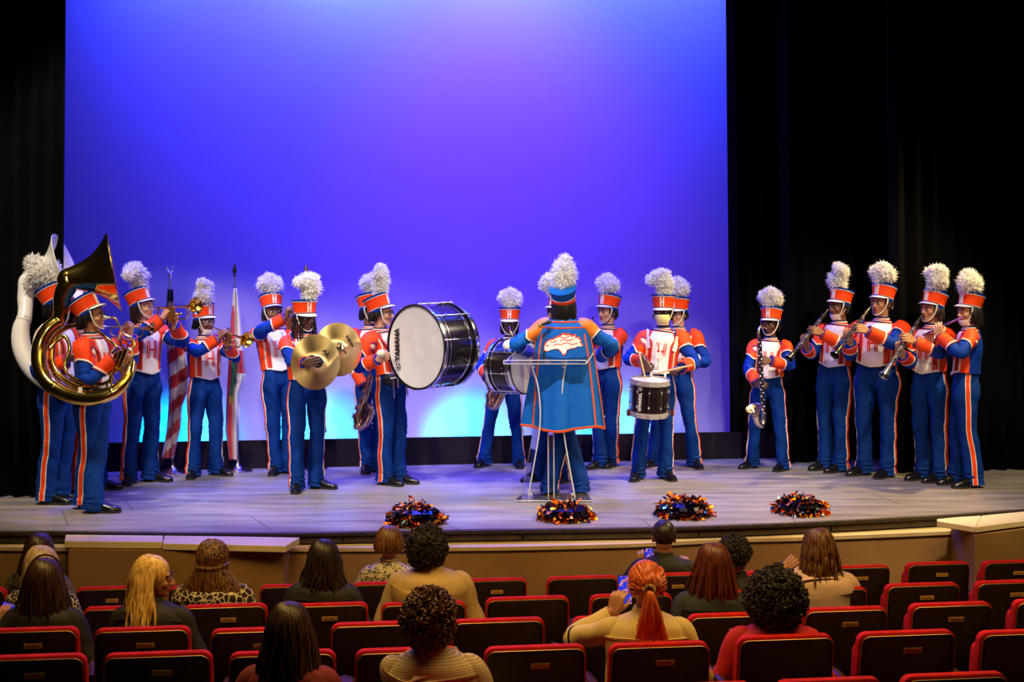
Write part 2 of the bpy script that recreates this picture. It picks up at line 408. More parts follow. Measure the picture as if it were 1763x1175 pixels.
def hat_meshes(back_blue=False):
    """in hat coordinates: z=0 lower rim, front -Y"""
    OR = GOLDC if back_blue else ORANGE
    top = CAPEB if back_blue else BLUE
    L = Loft([(0, 0, 0), (0, 0, .04), (0, -.002, .10), (0, -.004, .175)][::-1], np.array([.098, .101, .108, .121])[::-1], np.array([.110, .112, .118, .129])[::-1], M=14)
    m = MB(); m.grid(L.rings(40), OR if not back_blue else CAPEB, cu=True, cap=True)
    full = np.linspace(0, 2*PI, 41)
    def band(v0, v1, mt, off): L.patch(m, mt, 0, 2*PI, v0, v1, off, 41, 3)
    band(0, .10, top, .004); band(.80, 1.0, top, .004)
    if back_blue: band(.50, .84, ORANGE, .006)
    for v in ((.115, .785) if not back_blue else (.49, .85)): L.strip(m, WHITE, np.column_stack([full, full*0+v]), .006, .004)
    c0 = L.pt(full[:-1], 0., .004); m.add(np.vstack([c0+V3(0, 0, .003), [[0, -.004, .185]]]), [(i, (i+1) % 40, 40) for i in range(40)], top)
    # braid chain above the visor
    for i in range(26):
        u = PI/2+(i-12.5)/13*1.25; p = L.pt(u, .80, .007); m.ell(p, (.0065, .0065, .0055), SILVER if i % 2 else NAVY, 6, 4)
    for s in (-1, 1): m.ell(L.pt(PI/2+s*1.38, .83, .008), (.009, .009, .009), SILVER, 8, 6)
    # the H on the front
    for s in (-1, 1):
        L.strip(m, WHITE, [(PI/2+s*.125, .20), (PI/2+s*.125, .73)], .013, .006, 6)
        L.strip(m, WHITE, [(PI/2+s*.125+.05, .72), (PI/2+s*.125-.05, .74)], .008, .006, 3)
        L.strip(m, WHITE, [(PI/2+s*.125+.05, .21), (PI/2+s*.125-.05, .19)], .008, .006, 3)
    L.strip(m, WHITE, [(PI/2-.12, .47), (PI/2+.12, .47)], .016, .0055, 5)
    v = MB(); t = np.linspace(-1.3, 1.3, 19); w = np.cos(t/1.3*PI/2)**.6
    def vis(r, dz): return np.stack([np.sin(t)*(.100+.002+r*w*.4), -np.cos(t)*(.111+r*w), .030-dz*w+0*t], -1)
    v.grid(np.array([vis(0, 0), vis(.028, .012), vis(.052, .032), vis(.054, .036), vis(.050, .036), vis(.026, .017), vis(0, .006)]), VISOR)
    return m.mesh('hat'), v.mesh('visor')
HAT, VIS = hat_meshes(); HAT2, VIS2 = hat_meshes(True)

def ik(S, W, l1, l2, hint):
    d = W-S; L = np.linalg.norm(d); mx = (l1+l2)*.995
    if L > mx:
        k = min(L/mx, 1.10); l1 *= k; l2 *= k
        if L > (l1+l2)*.995: W = S+d/L*(l1+l2)*.995; L = (l1+l2)*.995
    a = (l1*l1-l2*l2+L*L)/(2*L); h = math.sqrt(max(l1*l1-a*a, 1e-6)); u = nrm(d)
    hint = np.asarray(hint, float); p = nrm(hint-u*np.dot(hint, u)); return S+u*a+p*h, W

def hair_cap(mb, m, low=.03, back=.095, side=.082, seed=0, n=90, curl=0.):
    """short or shoulder hair showing under the hat, head coordinates"""
    rs = np.random.RandomState(seed)
    mb.ell((0, .018, .125), (side, .088, .085), m, 18, 12)
    for i in range(n):
        a = rs.uniform(-2.15, 2.15); x, y = math.sin(a)*side, .016+math.cos(a)*back
        zt = .17; zb = low+rs.uniform(-.015, .02) + (.05 if abs(a) > 1.7 else 0)
        j = rs.normal(size=2)*.004
        mb.tube([(x*.9, y*.9, zt), (x*1.02, y*1.02+.0, .11), (x*1.0+j[0], y*1.0+j[1], (zb+.11)/2), (x*.93+j[0]*2+curl*rs.normal(), y*.93+j[1]*2+curl*rs.normal(), zb)], [.011, .013, .011, .004], m, 5, 7)

def lens(mb, m):
    for s in (-1, 1):
        a = np.linspace(0, 2*PI, 15); mb.tube(np.stack([s*.031+np.cos(a)*.024, -.100+0*a+.006*abs(np.cos(a)), .110+np.sin(a)*.018], -1), [.0026]*15, m, 5)
        mb.tube([(s*.055, -.094, .114), (s*.080, -.02, .112), (s*.082, .01, .108)], [.0025]*3, m, 5)
    mb.tube([(-.009, -.106, .114), (.009, -.106, .114)], [.0025]*2, m, 5)

def face_bits(body_mb, Mh, skin, hairm, k, brows=True):
    """eyes, lids and brows in one go, head coordinates -> local"""
    e = MB()
    for s in (-1, 1):
        e.ell((s*.031, -.0835, .110), (.0145, .0105, .0085), EYEW, 10, 8); e.ell((s*.031, -.0925, .110), (.0062, .003, .0066), EYEB, 8, 6)
        e.tube([(s*.014, -.094, .117), (s*.030, -.097, .121), (s*.048, -.088, .117)], [.0022, .003, .002], hairm, 5)
        if brows: e.tube([(s*.012, -.099, .131), (s*.030, -.098, .137), (s*.052, -.084, .132)], [.003, .0045, .0025], hairm, 5)
    return e.xform(Mh)

def L2W(root, th):
    R = rotm('Z', th); R[:3, 3] = root; return R

def player(label, th, feet, chin, head, R, L, skin='light', w=1., fem=0, hairm=None, hair=dict(), plume='tall', ptilt=(0, 0), mask=None, glasses=None, hat2=False, group='marching band players in orange and blue uniform', jack=True, hs=1., tilt=-.33, pscale=1.25, neck=-.055):
    """th: body facing (0 = towards the camera, + turns to the right in the picture)"""
    fw = [G(f[0], f[1], .0) for f in feet]; root = (fw[0]+fw[1])/2; root[2] = 0
    th = math.radians(th); T = L2W(root, th); Ti = np.linalg.inv(T); loc = lambda p: xf(Ti, p); ldir = lambda v: Ti[:3, :3] @ np.asarray(v, float)
    hairm = hairm or HAIRB
    cw = P(chin[0], chin[1], root[1]+chin[2]); yaw, pitch, roll = [math.radians(a) for a in head]
    RH = rotm('Z', yaw-th) @ rotm('X', -pitch) @ rotm('Y', roll)
    H = cw[2]/.865; k = H/1.72; kh = (.6+.4*k)*1.03*hs
    cl = loc(cw); Mh = RH.copy(); Mh[:3, :3] *= kh; Mh[:3, 3] = cl-RH[:3, :3] @ (V3(0, -.085, 0)*kh)
    root_o = empty('person', root, th, label=label, cat='person', group=None)
    piv = Mh[:3, 3]; N = piv+V3(0, .012, neck)*k
    # joints
    fl = [loc(f) for f in fw]
    hipc = V3(np.mean([f[0] for f in fl]), np.mean([f[1] for f in fl])*.7, .53*H)*1.; hipc[2] = .53*H
    if hipc[2] > 0: hipc[:2] = hipc[:2]*.6+N[:2]*.4
    wa = hipc+(N-hipc)*.30
    j = MB(); prof = [(1.0, .0, .058, .056, .035), (1, 0, .072, .066, 0.), (1, 0, .112, .082, -.022), (1, 0, .160, .098, -.050), (1, 0, .180, .113, -.095), (1, 0, .176, .126, -.20), (1, 0, .164, .124, -.31), (1, 0, .162, .126, -.38), (1, 0, .166, .132, -.435)]
    dn = nrm(wa-N); ax = []
    for _, _, a, b, z in prof: ax.append(N+dn*(-z*k) if z < 0 else N+V3(0, 0, z*k))
    ws = 1+(w-1); A = [p[2]*k*(ws if i > 2 else 1) for i, p in enumerate(prof)]; B = [p[3]*k*(w*w if i > 3 else 1) for i, p in enumerate(prof)]
    TL = Loft(ax, A, B, ref=(1, 0, 0), M=46, wr=.0025*k, seed=len(label))
    u = np.linspace(0, 2*PI, 41)[:-1]
    # ---- trousers
    tr = MB(); legs = []
    ktop = N+dn*.385*k
    pel = Loft([ktop, hipc+V3(0, 0, .06*k), hipc-V3(0, 0, .02*k), hipc-V3(0, 0, .10*k)], [.128*k*w, .142*k*w, .150*k*w, .07*k], [.098*k*w, .108*k*w, .115*k*w, .06*k], M=16, wr=.002, seed=3)
    tr.grid(pel.rings(28), TBLUE, cu=True, cap=True)
    st = []
    for i, sx in ((0, -1), (1, 1)):
        f = fl[i]; toe = math.radians(feet[i][2])-th; td = V3(math.sin(toe), -math.cos(toe), 0)
        an = f-td*.035*k; an[2] = .085*k
        hj = hipc+V3(sx*.085*k*w, 0, -.02*k); kn = (hj+an)/2+V3(sx*.006, -.022*k, .02*k)
        top = ktop+V3(sx*.056*k*w, 0, 0)
        pth = [top, hipc+V3(sx*.070*k*w, 0, .035*k), hj+V3(0, 0, -.05*k), (hj*.55+kn*.45), kn, (kn+an)/2+V3(0, .012*k, 0), an+V3(0, .0, 0)+td*.0, an*V3(1, 1, 0)+V3(0, 0, .030*k)-td*.005]
        a = np.array([.078*w, .084*w, .090*w, .082*w**.6, .069, .066, .073, .079])*k; b = np.array([.100*w, .112*w, .118*w, .097*w**.6, .080, .078, .086, .096])*k
        LG = Loft(pth, a, b, M=70, wr=.006*k, seed=len(label)*1.3+i*2, fold=lambda uu, vv: .007*np.exp(-((vv-.93)/.06)**2)*np.sin(vv*190+uu*1.3)+.004*np.exp(-((vv-.55)/.09)**2)*np.sin(vv*120+2*uu)+.005*np.exp(-((np.sin(uu)-1)/.03)**2))
        g = LG.rings(28); hemcap = LG.pt(np.linspace(0, 2*PI, 28, endpoint=False), 1., -.02*k)+V3(0, 0, .03)
        tr.grid(np.concatenate([g, hemcap[None]]), TBLUE, cu=True, cap=True)
        st.append((LG, 0 if sx > 0 else PI)); legs.append(LG)
        sh = inst('shoe', SHOE_M, L2W((f+V3(0, 0, 0)+td*.0), toe) @ mat4(s=k), root_o); so = inst('sole', SOLE_M, np.eye(4), sh)
    tro = tr.build('trousers', root_o)
    for LG, u0 in st:
        s_ = MB(); vv = np.linspace(.02, .995, 40); uu = vv*0+u0
        LG.strip(s_, WHITE, np.column_stack([uu, vv]), .046*k, .004, th=.012); LG.strip(s_, ORANGE, np.column_stack([uu, vv]), .031*k, .0075, th=.008)
        s_.build('side_stripe', tro)
    # ---- jacket body
    uu_ = np.linspace(0, 2*PI, 56, endpoint=False)[None]; hem = lambda u_: .93+.07*np.clip(1-np.abs(u_-PI/2)/.75, 0, 1)
    j.grid(TL.pt(uu_, TL.vv[:, None]*hem(uu_)), BLUE, cu=True, cap=True)
    jo = None
    def beta(hw): return lambda v: np.arcsin(np.clip(hw*k/TL.at(TL.a, v), 0, .97))
    if not hat2:
        b0 = beta(.158); TL.patch(j, ORANGE, lambda v: PI/2-np.minimum(b0(v)+.25, 1.62), lambda v: PI/2+np.minimum(b0(v)+.25, 1.62), .12, lambda s: .932+.07*np.clip(1-np.abs(s-.5)*2*1.62/.75, 0, 1), .003, 34, 20)
    # sleeves
    sl = []; emb = []
    hands = MB(); body = MB()
    for sx, hd in ((-1, R), (1, L)):
        S = N+dn*.078*k+V3(sx*.158*k*ws, 0, 0)
        hc = loc(P(hd['p'][0], hd['p'][1], root[1]+hd['p'][2])); el = ldir(hd.get('e', (sx*.3, .2, -1)))
        fd = hd.get('f'); l1, l2 = .290*k, .262*k; hk = k*1.0*hs
        if fd is None:
            E, W_ = ik(S, hc, l1, l2+.06*k, el); fdl = nrm(W_-E)
        else: fdl = nrm(ldir(fd))
        W = hc-fdl*.065*hk; E, W = ik(S, W, l1, l2, el)
        nrmz = -ldir(hd.get('n', (0, 0, -1))); fr = frame(fdl, nrmz)
        MH = mat4(fr, W+fdl*.0, hk)
        if sx > 0: MH = MH @ np.diag([1, -1, 1, 1.])
        V, Fc = HANDS[hd.get('s', 'play')]; hands.add(xf(MH, V), [f[::-1] for f in Fc] if sx > 0 else Fc, SK[skin])
        ub = S+(E-S)*.5; fb = E+(W-E)*.5
        SLV = Loft([S+V3(-sx*.045*k, 0, .012*k), S+(E-S)*.06+V3(sx*.008, 0, .012)*k, ub, E, fb, W+nrm(E-W)*.012], np.array([.060, .072, .063, .056, .055, .053])*k*(.55+.45*w), np.array([.060, .070, .061, .054, .053, .051])*k*(.55+.45*w), ref=(1, 0, 0), M=54, wr=.0055*k, seed=len(label)+sx, fold=lambda uu, vv: .007*np.exp(-((vv-.50)/.10)**2)*np.sin(vv*75+uu*2))
        body.tube([S, ub, E, fb, W-fdl*.0], np.array([.05, .045, .04, .036, .026])*k, SK[skin], 10)
        uo = 0. if sx > 0 else PI
        sm = MB(); sm.grid(SLV.rings(26), CAPEB if hat2 else BLUE, cu=True, cap=True)
        s_o = sm
        cp = GOLDC if hat2 else ORANGE
        vend = lambda s: .33+.085*(1-np.abs(np.mod((s-.5)*2+1, 2)-1)*2.2).clip(-.6, 1)
        SLV.patch(sm, cp, uo-PI, uo+PI, .03, vend, .005, 36, 10)
        ss = np.linspace(0, 1, 37); uvs = np.column_stack([uo-PI+2*PI*ss, vend(ss)])
        SLV.strip(sm, WHITE, uvs, .013*k, .008); SLV.strip(sm, NAVY, uvs+[0, .022], .007*k, .006)
        slo = sm.build('sleeve', root_o)
        c_ = MB(); vc = lambda s: .735-.035*(1-np.abs(s-.5)*4).clip(-1, 1)
        ccap = CAPEB if hat2 else ORANGE
        SLV.patch(c_, ccap, uo-PI, uo+PI, vc, 1.0, .007, 34, 8)
        uvc = np.column_stack([uo-PI+2*PI*ss, vc(ss)])
        SLV.strip(c_, WHITE, uvc+[0, .022], .012*k, .011); SLV.strip(c_, NAVY, uvc+[0, -.004], .006*k, .009)
        SLV.strip(c_, NAVY, np.column_stack([uo-PI+2*PI*ss, ss*0+.985]), .010*k, .009)
        c_.build('cuff', slo)
        # emblem on the sleeve cap
        if not hat2:
            e_ = MB(); vl = SLV.s; fac = sx
            fn = lambda X, Y, o=.0085: SLV.pt(uo-fac*np.asarray(X)/(.070*k)*.9*sx*1., .215-np.asarray(Y)/vl, o)
            SP = mat('emblem_thread', (.16, .02, .30), .6, var=0)
            decal(e_, [(x*.22*(-sx if True else 1), y*.26) for x, y in HORSE], lambda X, Y: fn(X*k, Y*k), .006, WHITE)
            for s_t, yy, arc in (('HOMESTEAD', .035, 3.2), ('BRONCOS', -.036, 0)):
                text_on(e_, s_t, .017, SP, lambda x, y, z: fn(x*k, (y+yy-arc*x*x*1.5)*k, .0095+z), .0004)
            e_.build('sleeve_emblem', slo)
        sl.append(SLV)
    # shoulder tabs (epaulettes), piping, collar, bib
    tr2 = MB()
    for u0 in (0, PI):
        vv = np.linspace(.155, .30, 8)
        for wd, mt, off in ((.058, NAVY, .006), (.050, WHITE, .008), (.028, ORANGE, .011)): TL.strip(tr2, mt, np.column_stack([vv*0+u0, vv]), wd*k, off, th=.012)
    for v_, mt in ((.02, NAVY), (.045, WHITE), (.07, RED), (.095, WHITE), (.115, NAVY)):
        TL.strip(tr2, mt, np.column_stack([np.linspace(0, 2*PI, 25), np.full(25, v_)]), .013*k, .007)
    jo = j.build('jacket', root_o); tr2.build('piping', jo)
    if hat2:
        pass
    else:
        bb = MB(); vb = lambda s: .945+.045*(1-np.abs(s-.5)*2)
        bw = lambda v: np.arcsin(np.clip((.085+.03*np.exp(-((v-.25)/.1)**2))*k*w/TL.at(TL.a, v), 0, .97))
        TL.patch(bb, WHITE, lambda v: PI/2-bw(v), lambda v: PI/2+bw(v), .135, vb, .007, 18, 20)
        for s in (-1, 1):
            vv = np.linspace(.135, .942, 24); u1 = PI/2+s*bw(vv)
            uvp = np.column_stack([u1, vv]); m_ = np.array([[PI/2+s*bw(.942), .942], [PI/2, .988]])
            full = np.vstack([uvp, m_[1:]])
            TL.strip(bb, RED, full, .016*k, .015, shift=0); TL.strip(bb, NAVY, uvp, .006*k, .0155, shift=s*.011*k)
            ou = PI/2+s*np.arcsin(np.clip((.125+.02*np.exp(-((vv-.2)/.1)**2))*k*w/TL.at(TL.a, vv), 0, .985))
            TL.strip(bb, WHITE, np.column_stack([ou, vv*.985]), .015*k, .008); uo_ = np.linspace(ou[-1], PI/2, 10); TL.strip(bb, WHITE, np.column_stack([uo_, hem(uo_)-.010]), .017*k, .015)
            # split H on the chest
            for dx in (-.006, .006):
                uh = PI/2+s*(.034*k)/TL.at(TL.a, .5)+dx*k/TL.at(TL.a, .5)*1.6
                TL.strip(bb, RED, [(uh, .36), (uh, .70)], .009*k, .011, 8)
        TL.strip(bb, RED, [(PI/2-.19, .53), (PI/2+.19, .53)], .014*k, .0105, 8)
        bb.build('bib', jo)
    # ---- body
    V, Fc = HEADS[fem]; hv = xf(Mh, V); body.add(hv, Fc, SK[skin])
    hm = []
    ctr = V[np.array([f[0] for f in Fc])]
    lipm = (np.abs(ctr[:, 0]) < .024) & (ctr[:, 1] < -.078) & (ctr[:, 2] > .033) & (ctr[:, 2] < .056)
    base = len(body.m)-len(Fc)
    for i in np.nonzero(lipm)[0]: body.m[base+i] = LIP[skin]
    body.join(hands)
    body.grid(Loft(ax, np.array(A)*.8, np.array(B)*.8, M=20).rings(14), SK[skin], cu=True, cap=True)
    for LG in legs: body.grid(Loft(LG.c[::6], LG.a[::6]*.6, LG.b[::6]*.6, M=14).rings(10), SK[skin], cu=True, cap=True)
    body.build('body', root_o)
    face_bits(None, Mh, skin, hairm, k).build('eyes', root_o)
    hb = MB(); hair_cap(hb, hairm, **hair); hb.xform(Mh); hb.build('hair', root_o)
    # ---- hat
    MHt = Mh @ mat4(t=(0, .008, .120 if not hat2 else .105)) @ rotm('X', tilt) @ np.diag([.93, .93, .85, 1.])
    ho = inst('hat', HAT2 if hat2 else HAT, MHt, root_o); inst('visor', VIS2 if hat2 else VIS, np.eye(4), ho)
    if plume: inst('plume', PLUMES[plume], mat4(t=(0, -.065 if not hat2 else -.02, .15)) @ rotm('Y', math.radians(ptilt[0])) @ rotm('X', math.radians(ptilt[1])-tilt*.6) @ np.diag([pscale, pscale, pscale*1.08, 1.]), ho)
    cs = MB()
    pts = np.array([(-.094, -.030, .150), (-.088, -.038, .10), (-.066, -.050, .045), (-.035, -.078, .006), (0, -.095, -.004), (.035, -.078, .006), (.066, -.050, .045), (.088, -.038, .10), (.094, -.030, .150)])
    if mask == 'chin': pts = pts+0
    q = catmull(pts, 33); nn = nrm(q-V3(0, 0, .07)); ribbon(cs, STRAP, xf(Mh, q), (Mh[:3, :3] @ nn.T).T, .0115, th=.004); cs.build('chin_strap', root_o)
    if mask:
        mk = MB(); mm = MASKY if mask == 'yellow' else MASKW
        t = np.linspace(-1.15, 1.15, 15); rows = []
        zs = [(.092, .132, .0), (.075, .141, 0), (.045, .134, 0), (.015, .116, 0), (-.010, .084, 0)] if mask != 'chin' else [(.034, .104, 0), (.015, .108, 0), (-.008, .094, 0), (-.022, .070, 0)]
        for z, r, _ in zs:
            rows.append(np.stack([np.sin(t)*(.072 if z > .02 else .062), -np.cos(t)*r*(1-.08*np.cos(t*2)), z+.012*(1-np.cos(t))*(1 if z < .04 else 0)+0*t], -1))
        mk.grid(np.array(rows), mm, rev=True)
        for s in (-1, 1): mk.tube([(s*.066, -.045, .06 if mask != 'chin' else .025), (s*.084, .02, .10)], [.0025]*2, mm, 5)
        mk.xform(Mh); mk.build('face_mask', root_o)
    if glasses is not None:
        g_ = MB(); lens(g_, CLEARF if glasses == 'clear' else GLASSF); g_.xform(Mh); g_.build('spectacles', root_o)
    return dict(o=root_o, T=T, Ti=Ti, Mh=Mh, TL=TL, N=N, k=k, dn=dn, sl=sl, root=root, loc=loc, jo=jo, th=th, wa=wa)
# ------------------------------------------------------------------ the stage
def wood_floor():
    m = bpy.data.materials.new('stage_floor_paint'); m.use_nodes = True; nt, N, Lk, b = nodes_of(m)
    tc = N.new('ShaderNodeTexCoord'); mp = N.new('ShaderNodeMapping'); mp.inputs['Scale'].default_value = (.5, 3.5, 1); Lk.new(tc.outputs['Object'], mp.inputs[0])
    n = N.new('ShaderNodeTexNoise'); n.inputs['Scale'].default_value = 2.2; n.inputs['Detail'].default_value = 8; n.inputs['Roughness'].default_value = .65; Lk.new(mp.outputs[0], n.inputs['Vector'])
    r = N.new('ShaderNodeValToRGB'); r.color_ramp.elements[0].position = .3; r.color_ramp.elements[1].position = .72
    r.color_ramp.elements[0].color = (.15, .14, .14, 1); r.color_ramp.elements[1].color = (.36, .33, .31, 1); Lk.new(n.outputs[0], r.inputs[0])
    n3 = N.new('ShaderNodeTexNoise'); n3.inputs['Scale'].default_value = 38; n3.inputs['Detail'].default_value = 5; Lk.new(mp.outputs[0], n3.inputs['Vector'])
    mx = N.new('ShaderNodeMixRGB'); mx.blend_type = 'OVERLAY'; mx.inputs[0].default_value = .35; Lk.new(r.outputs[0], mx.inputs[1]); Lk.new(n3.outputs[0], mx.inputs[2]); Lk.new(mx.outputs[0], b.inputs['Base Color'])
    rr = N.new('ShaderNodeMapRange'); rr.inputs[3].default_value = .22; rr.inputs[4].default_value = .48; Lk.new(n.outputs[0], rr.inputs[0]); Lk.new(rr.outputs[0], b.inputs['Roughness'])
    bp = N.new('ShaderNodeBump'); bp.inputs['Strength'].default_value = .15; bp.inputs['Distance'].default_value = .01; Lk.new(n3.outputs[0], bp.inputs['Height']); Lk.new(bp.outputs[0], b.inputs['Normal'])
    return m
FLOORM = wood_floor()
edge_px = [(-420, 905), (-200, 910), (0, 914.5), (60, 914), (120, 914.5), (300, 916.5), (500, 916.5), (640, 914), (860, 911), (1100, 907.5), (1250, 904), (1400, 898), (1600, 887.5), (1763, 876.5), (1900, 866), (2100, 850)]
E0 = np.array([G(x, y) for x, y in edge_px]); E0 = catmull(E0, 91)
def off_edge(dy, z, dx=0): e = E0.copy(); e[:, 1] += dy; e[:, 2] = z; return e
m = MB(); e = E0.copy(); rows = [e+V3(0, 0, -.03), e]
for t in np.linspace(.04, 1, 14): q = e.copy(); q[:, 1] = e[:, 1]*(1-t)+15.6*t; rows.append(q)
m.grid(np.array(rows), FLOORM, rev=True)
m.build('floor', kind='structure')
SEAM = mat('seam_tape', (.34, .27, .14), .6)
GROOVE_SHADE = mat('dark_groove_shade', (.02, .018, .02), .7)
s = MB()
pts = np.array([G(x, y, .0015) for x, y in ((-300, 876), (0, 873), (640, 870.5), (1063, 868.5), (1110, 866), (1400, 855), (1800, 836))]); q = catmull(pts, 40)
ribbon(s, SEAM, q, np.tile([0, 0, 1.], (40, 1)), .006, th=.002)
s.build('trim_1', kind='structure')
s = MB()
for a, b_ in (((118, 906), (106, 878)), ((470, 914), (430, 888)), ((790, 912), (755, 899)), ((1120, 907), (1105, 893)), ((1370, 899), (1335, 862)), ((230, 880), (214, 862)), ((1550, 868), (1500, 850))):
    q = np.array([G(*a, .0012), G(*b_, .0012)]); q = catmull(q, 5); ribbon(s, GROOVE_SHADE, q, np.tile([0, 0, 1.], (5, 1)), .004, th=.001)
s.build('trim_2', kind='structure')
# fascia of the stage lip: dark nosing, recessed panels
FASC = mat('black_stained_fascia', (.035, .028, .022), .45, var=.3, vs=14, bump=.15)
FASC2 = mat('fascia_panel', (.05, .035, .022), .5, var=.35, vs=10)
m = MB()
def sweep(mb, prof, mt, i0=0, i1=91, cap=True, base=E0):
    """prof = [(dy, z)] cross-section swept along the edge"""
    g = np.array([[p+V3(0, dy, z) for dy, z in prof] for p in base[i0:i1]]); mb.grid(g, mt, cu=True, cap=cap)
sweep(m, [(.0, -.004), (-.012, -.008), (-.016, -.02), (-.012, -.034), (.05, -.034), (.05, -.004)], FASC); m.build('trim_3', kind='structure', fix=True)
fo = MB(); sweep(fo, [(.03, -.03), (.03, -.15), (.2, -.15), (.2, -.03)], GROOVE_SHADE); fas = fo.build('trim_4', kind='structure', fix=True)
seg = [0, 14, 22, 31, 40, 49, 58, 67, 76, 90]
for a, b_ in zip(seg[:-1], seg[1:]):
    q = MB(); bs_ = catmull(E0[a:b_+1], (b_-a)*2+1); bs_ = bs_[0:]; bs_[0] += (bs_[1]-bs_[0])*.12; bs_[-1] += (bs_[-2]-bs_[-1])*.12
    sweep(q, [(.012, -.040), (.008, -.045), (.008, -.085), (.012, -.092), (.035, -.092), (.035, -.040)], FASC2, 0, len(bs_), True, bs_); q.build('fascia_panel', fas, fix=True)
    bt = MB()
    for t in (.25, .7): bt.ell(bs_[int(t*len(bs_))]+V3(0, .006, -.05), (.004, .004, .004), SILVER, 6, 4)
    bt.build('bolt', fas)

# low pit wall below the stage with its capping
WALLM = mat('tan_fabric_wall', (.31, .18, .065), .85, var=.10, vs=3, bump=.35, bs=160)
CAPM = mat('cream_cap', (.60, .47, .28), .5, var=.08, vs=5)
SLABM = mat('cream_slab', (.80, .70, .44), .42, var=.07, vs=4)
rim_px = [(-420, 940, 934), (-100, 942, 937), (60, 943, 937), (240, 944, 938), (500, 944, 938), (700, 943.5, 937), (880, 942, 936), (1080, 937, 927), (1250, 929, 920), (1400, 925, 914.5), (1640, 915, 906), (1763, 908, 899), (2000, 892, 884), (2100, 886, 878)]
ZC = -.105
W0 = np.array([P(x, y, (HC-ZC)*F/(y-HY)) for x, y, _ in rim_px]); W0 = catmull(W0, 91)
m = MB(); g = np.array([[p+V3(0, 0, 0), p+V3(0, .30, 0), p+V3(0, .30, -.028), p+V3(0, .0, -.028)] for p in W0]); m.grid(g, CAPM, cu=True, cap=True); m.build('trim_5', kind='structure', smooth=False, fix=True)
m = MB(); g = np.array([[p+V3(0, .010, -.028), p+V3(0, .25, -.028), p+V3(0, .25, -1.1), p+V3(0, .010, -1.1)] for p in W0]); m.grid(g, WALLM, cu=True, cap=True); m.build('wall_front', kind='structure', smooth=False, fix=True)
m = MB(); g = np.array([[p+V3(0, .006, -.040), p+V3(0, .012, -.040), p+V3(0, .012, -.044), p+V3(0, .006, -.044)] for p in W0]); m.grid(g, GROOVE_SHADE, cu=True, cap=True); m.build('trim_6', kind='structure', smooth=False)  # dark strip stands in for the shadow line under the capping
# raised cream slabs: left one of two boards, right one; with the piers that carry them
def slab(name, top, z, th):
    q = MB(); t = np.array([P(x, y, (HC-z)*F/(y-HY)) for x, y in top]); n = len(t)
    q.add(np.vstack([t, t-V3(0, 0, th)]), [tuple(range(n)), tuple(range(n, 2*n))[::-1]]+[(i, i+n, (i+1) % n+n, (i+1) % n) for i in range(n)], SLABM)
    o = q.build(name, smooth=False, fix=True, kind='structure'); bv = o.modifiers.new('b', 'BEVEL'); bv.width = .005; bv.segments = 2
slab('trim_7', [(111, 932), (200, 933), (279.5, 933.5), (281, 922.5), (113, 921)], -.012, .052)
slab('trim_8', [(280, 936), (380, 938), (491, 940.5), (516, 926), (400, 924), (283, 922.5)], -.014, .050)
slab('trim_9', [(1613, 897.5), (1646, 902.5), (1679, 908), (1689, 888), (1650, 890.5), (1613, 894)], .03, .046)
slab('trim_10', [(1680, 908), (1720, 902.5), (1763, 897), (1880, 880), (1880, 866), (1763, 881), (1690, 888)], .03, .046)
def pier(name, front, ztop, dep):
    q = MB(); f = catmull(np.array([P(x, y, (HC-ztop)*F/(y-HY)) for x, y in front]), 7); bk = f+V3(0, dep, 0)
    g = np.array([[a, b_, b_-V3(0, 0, 1.2), a-V3(0, 0, 1.2)] for a, b_ in zip(f, bk)]); q.grid(g, WALLM, cu=True, cap=True); q.build(name, kind='structure', smooth=False, fix=True)
pier('wall_left', [(118, 947), (300, 949), (488, 949)], -.07, .3)
pier('wall_right', [(1678, 922), (1760, 912), (1950, 886)], -.03, .5)

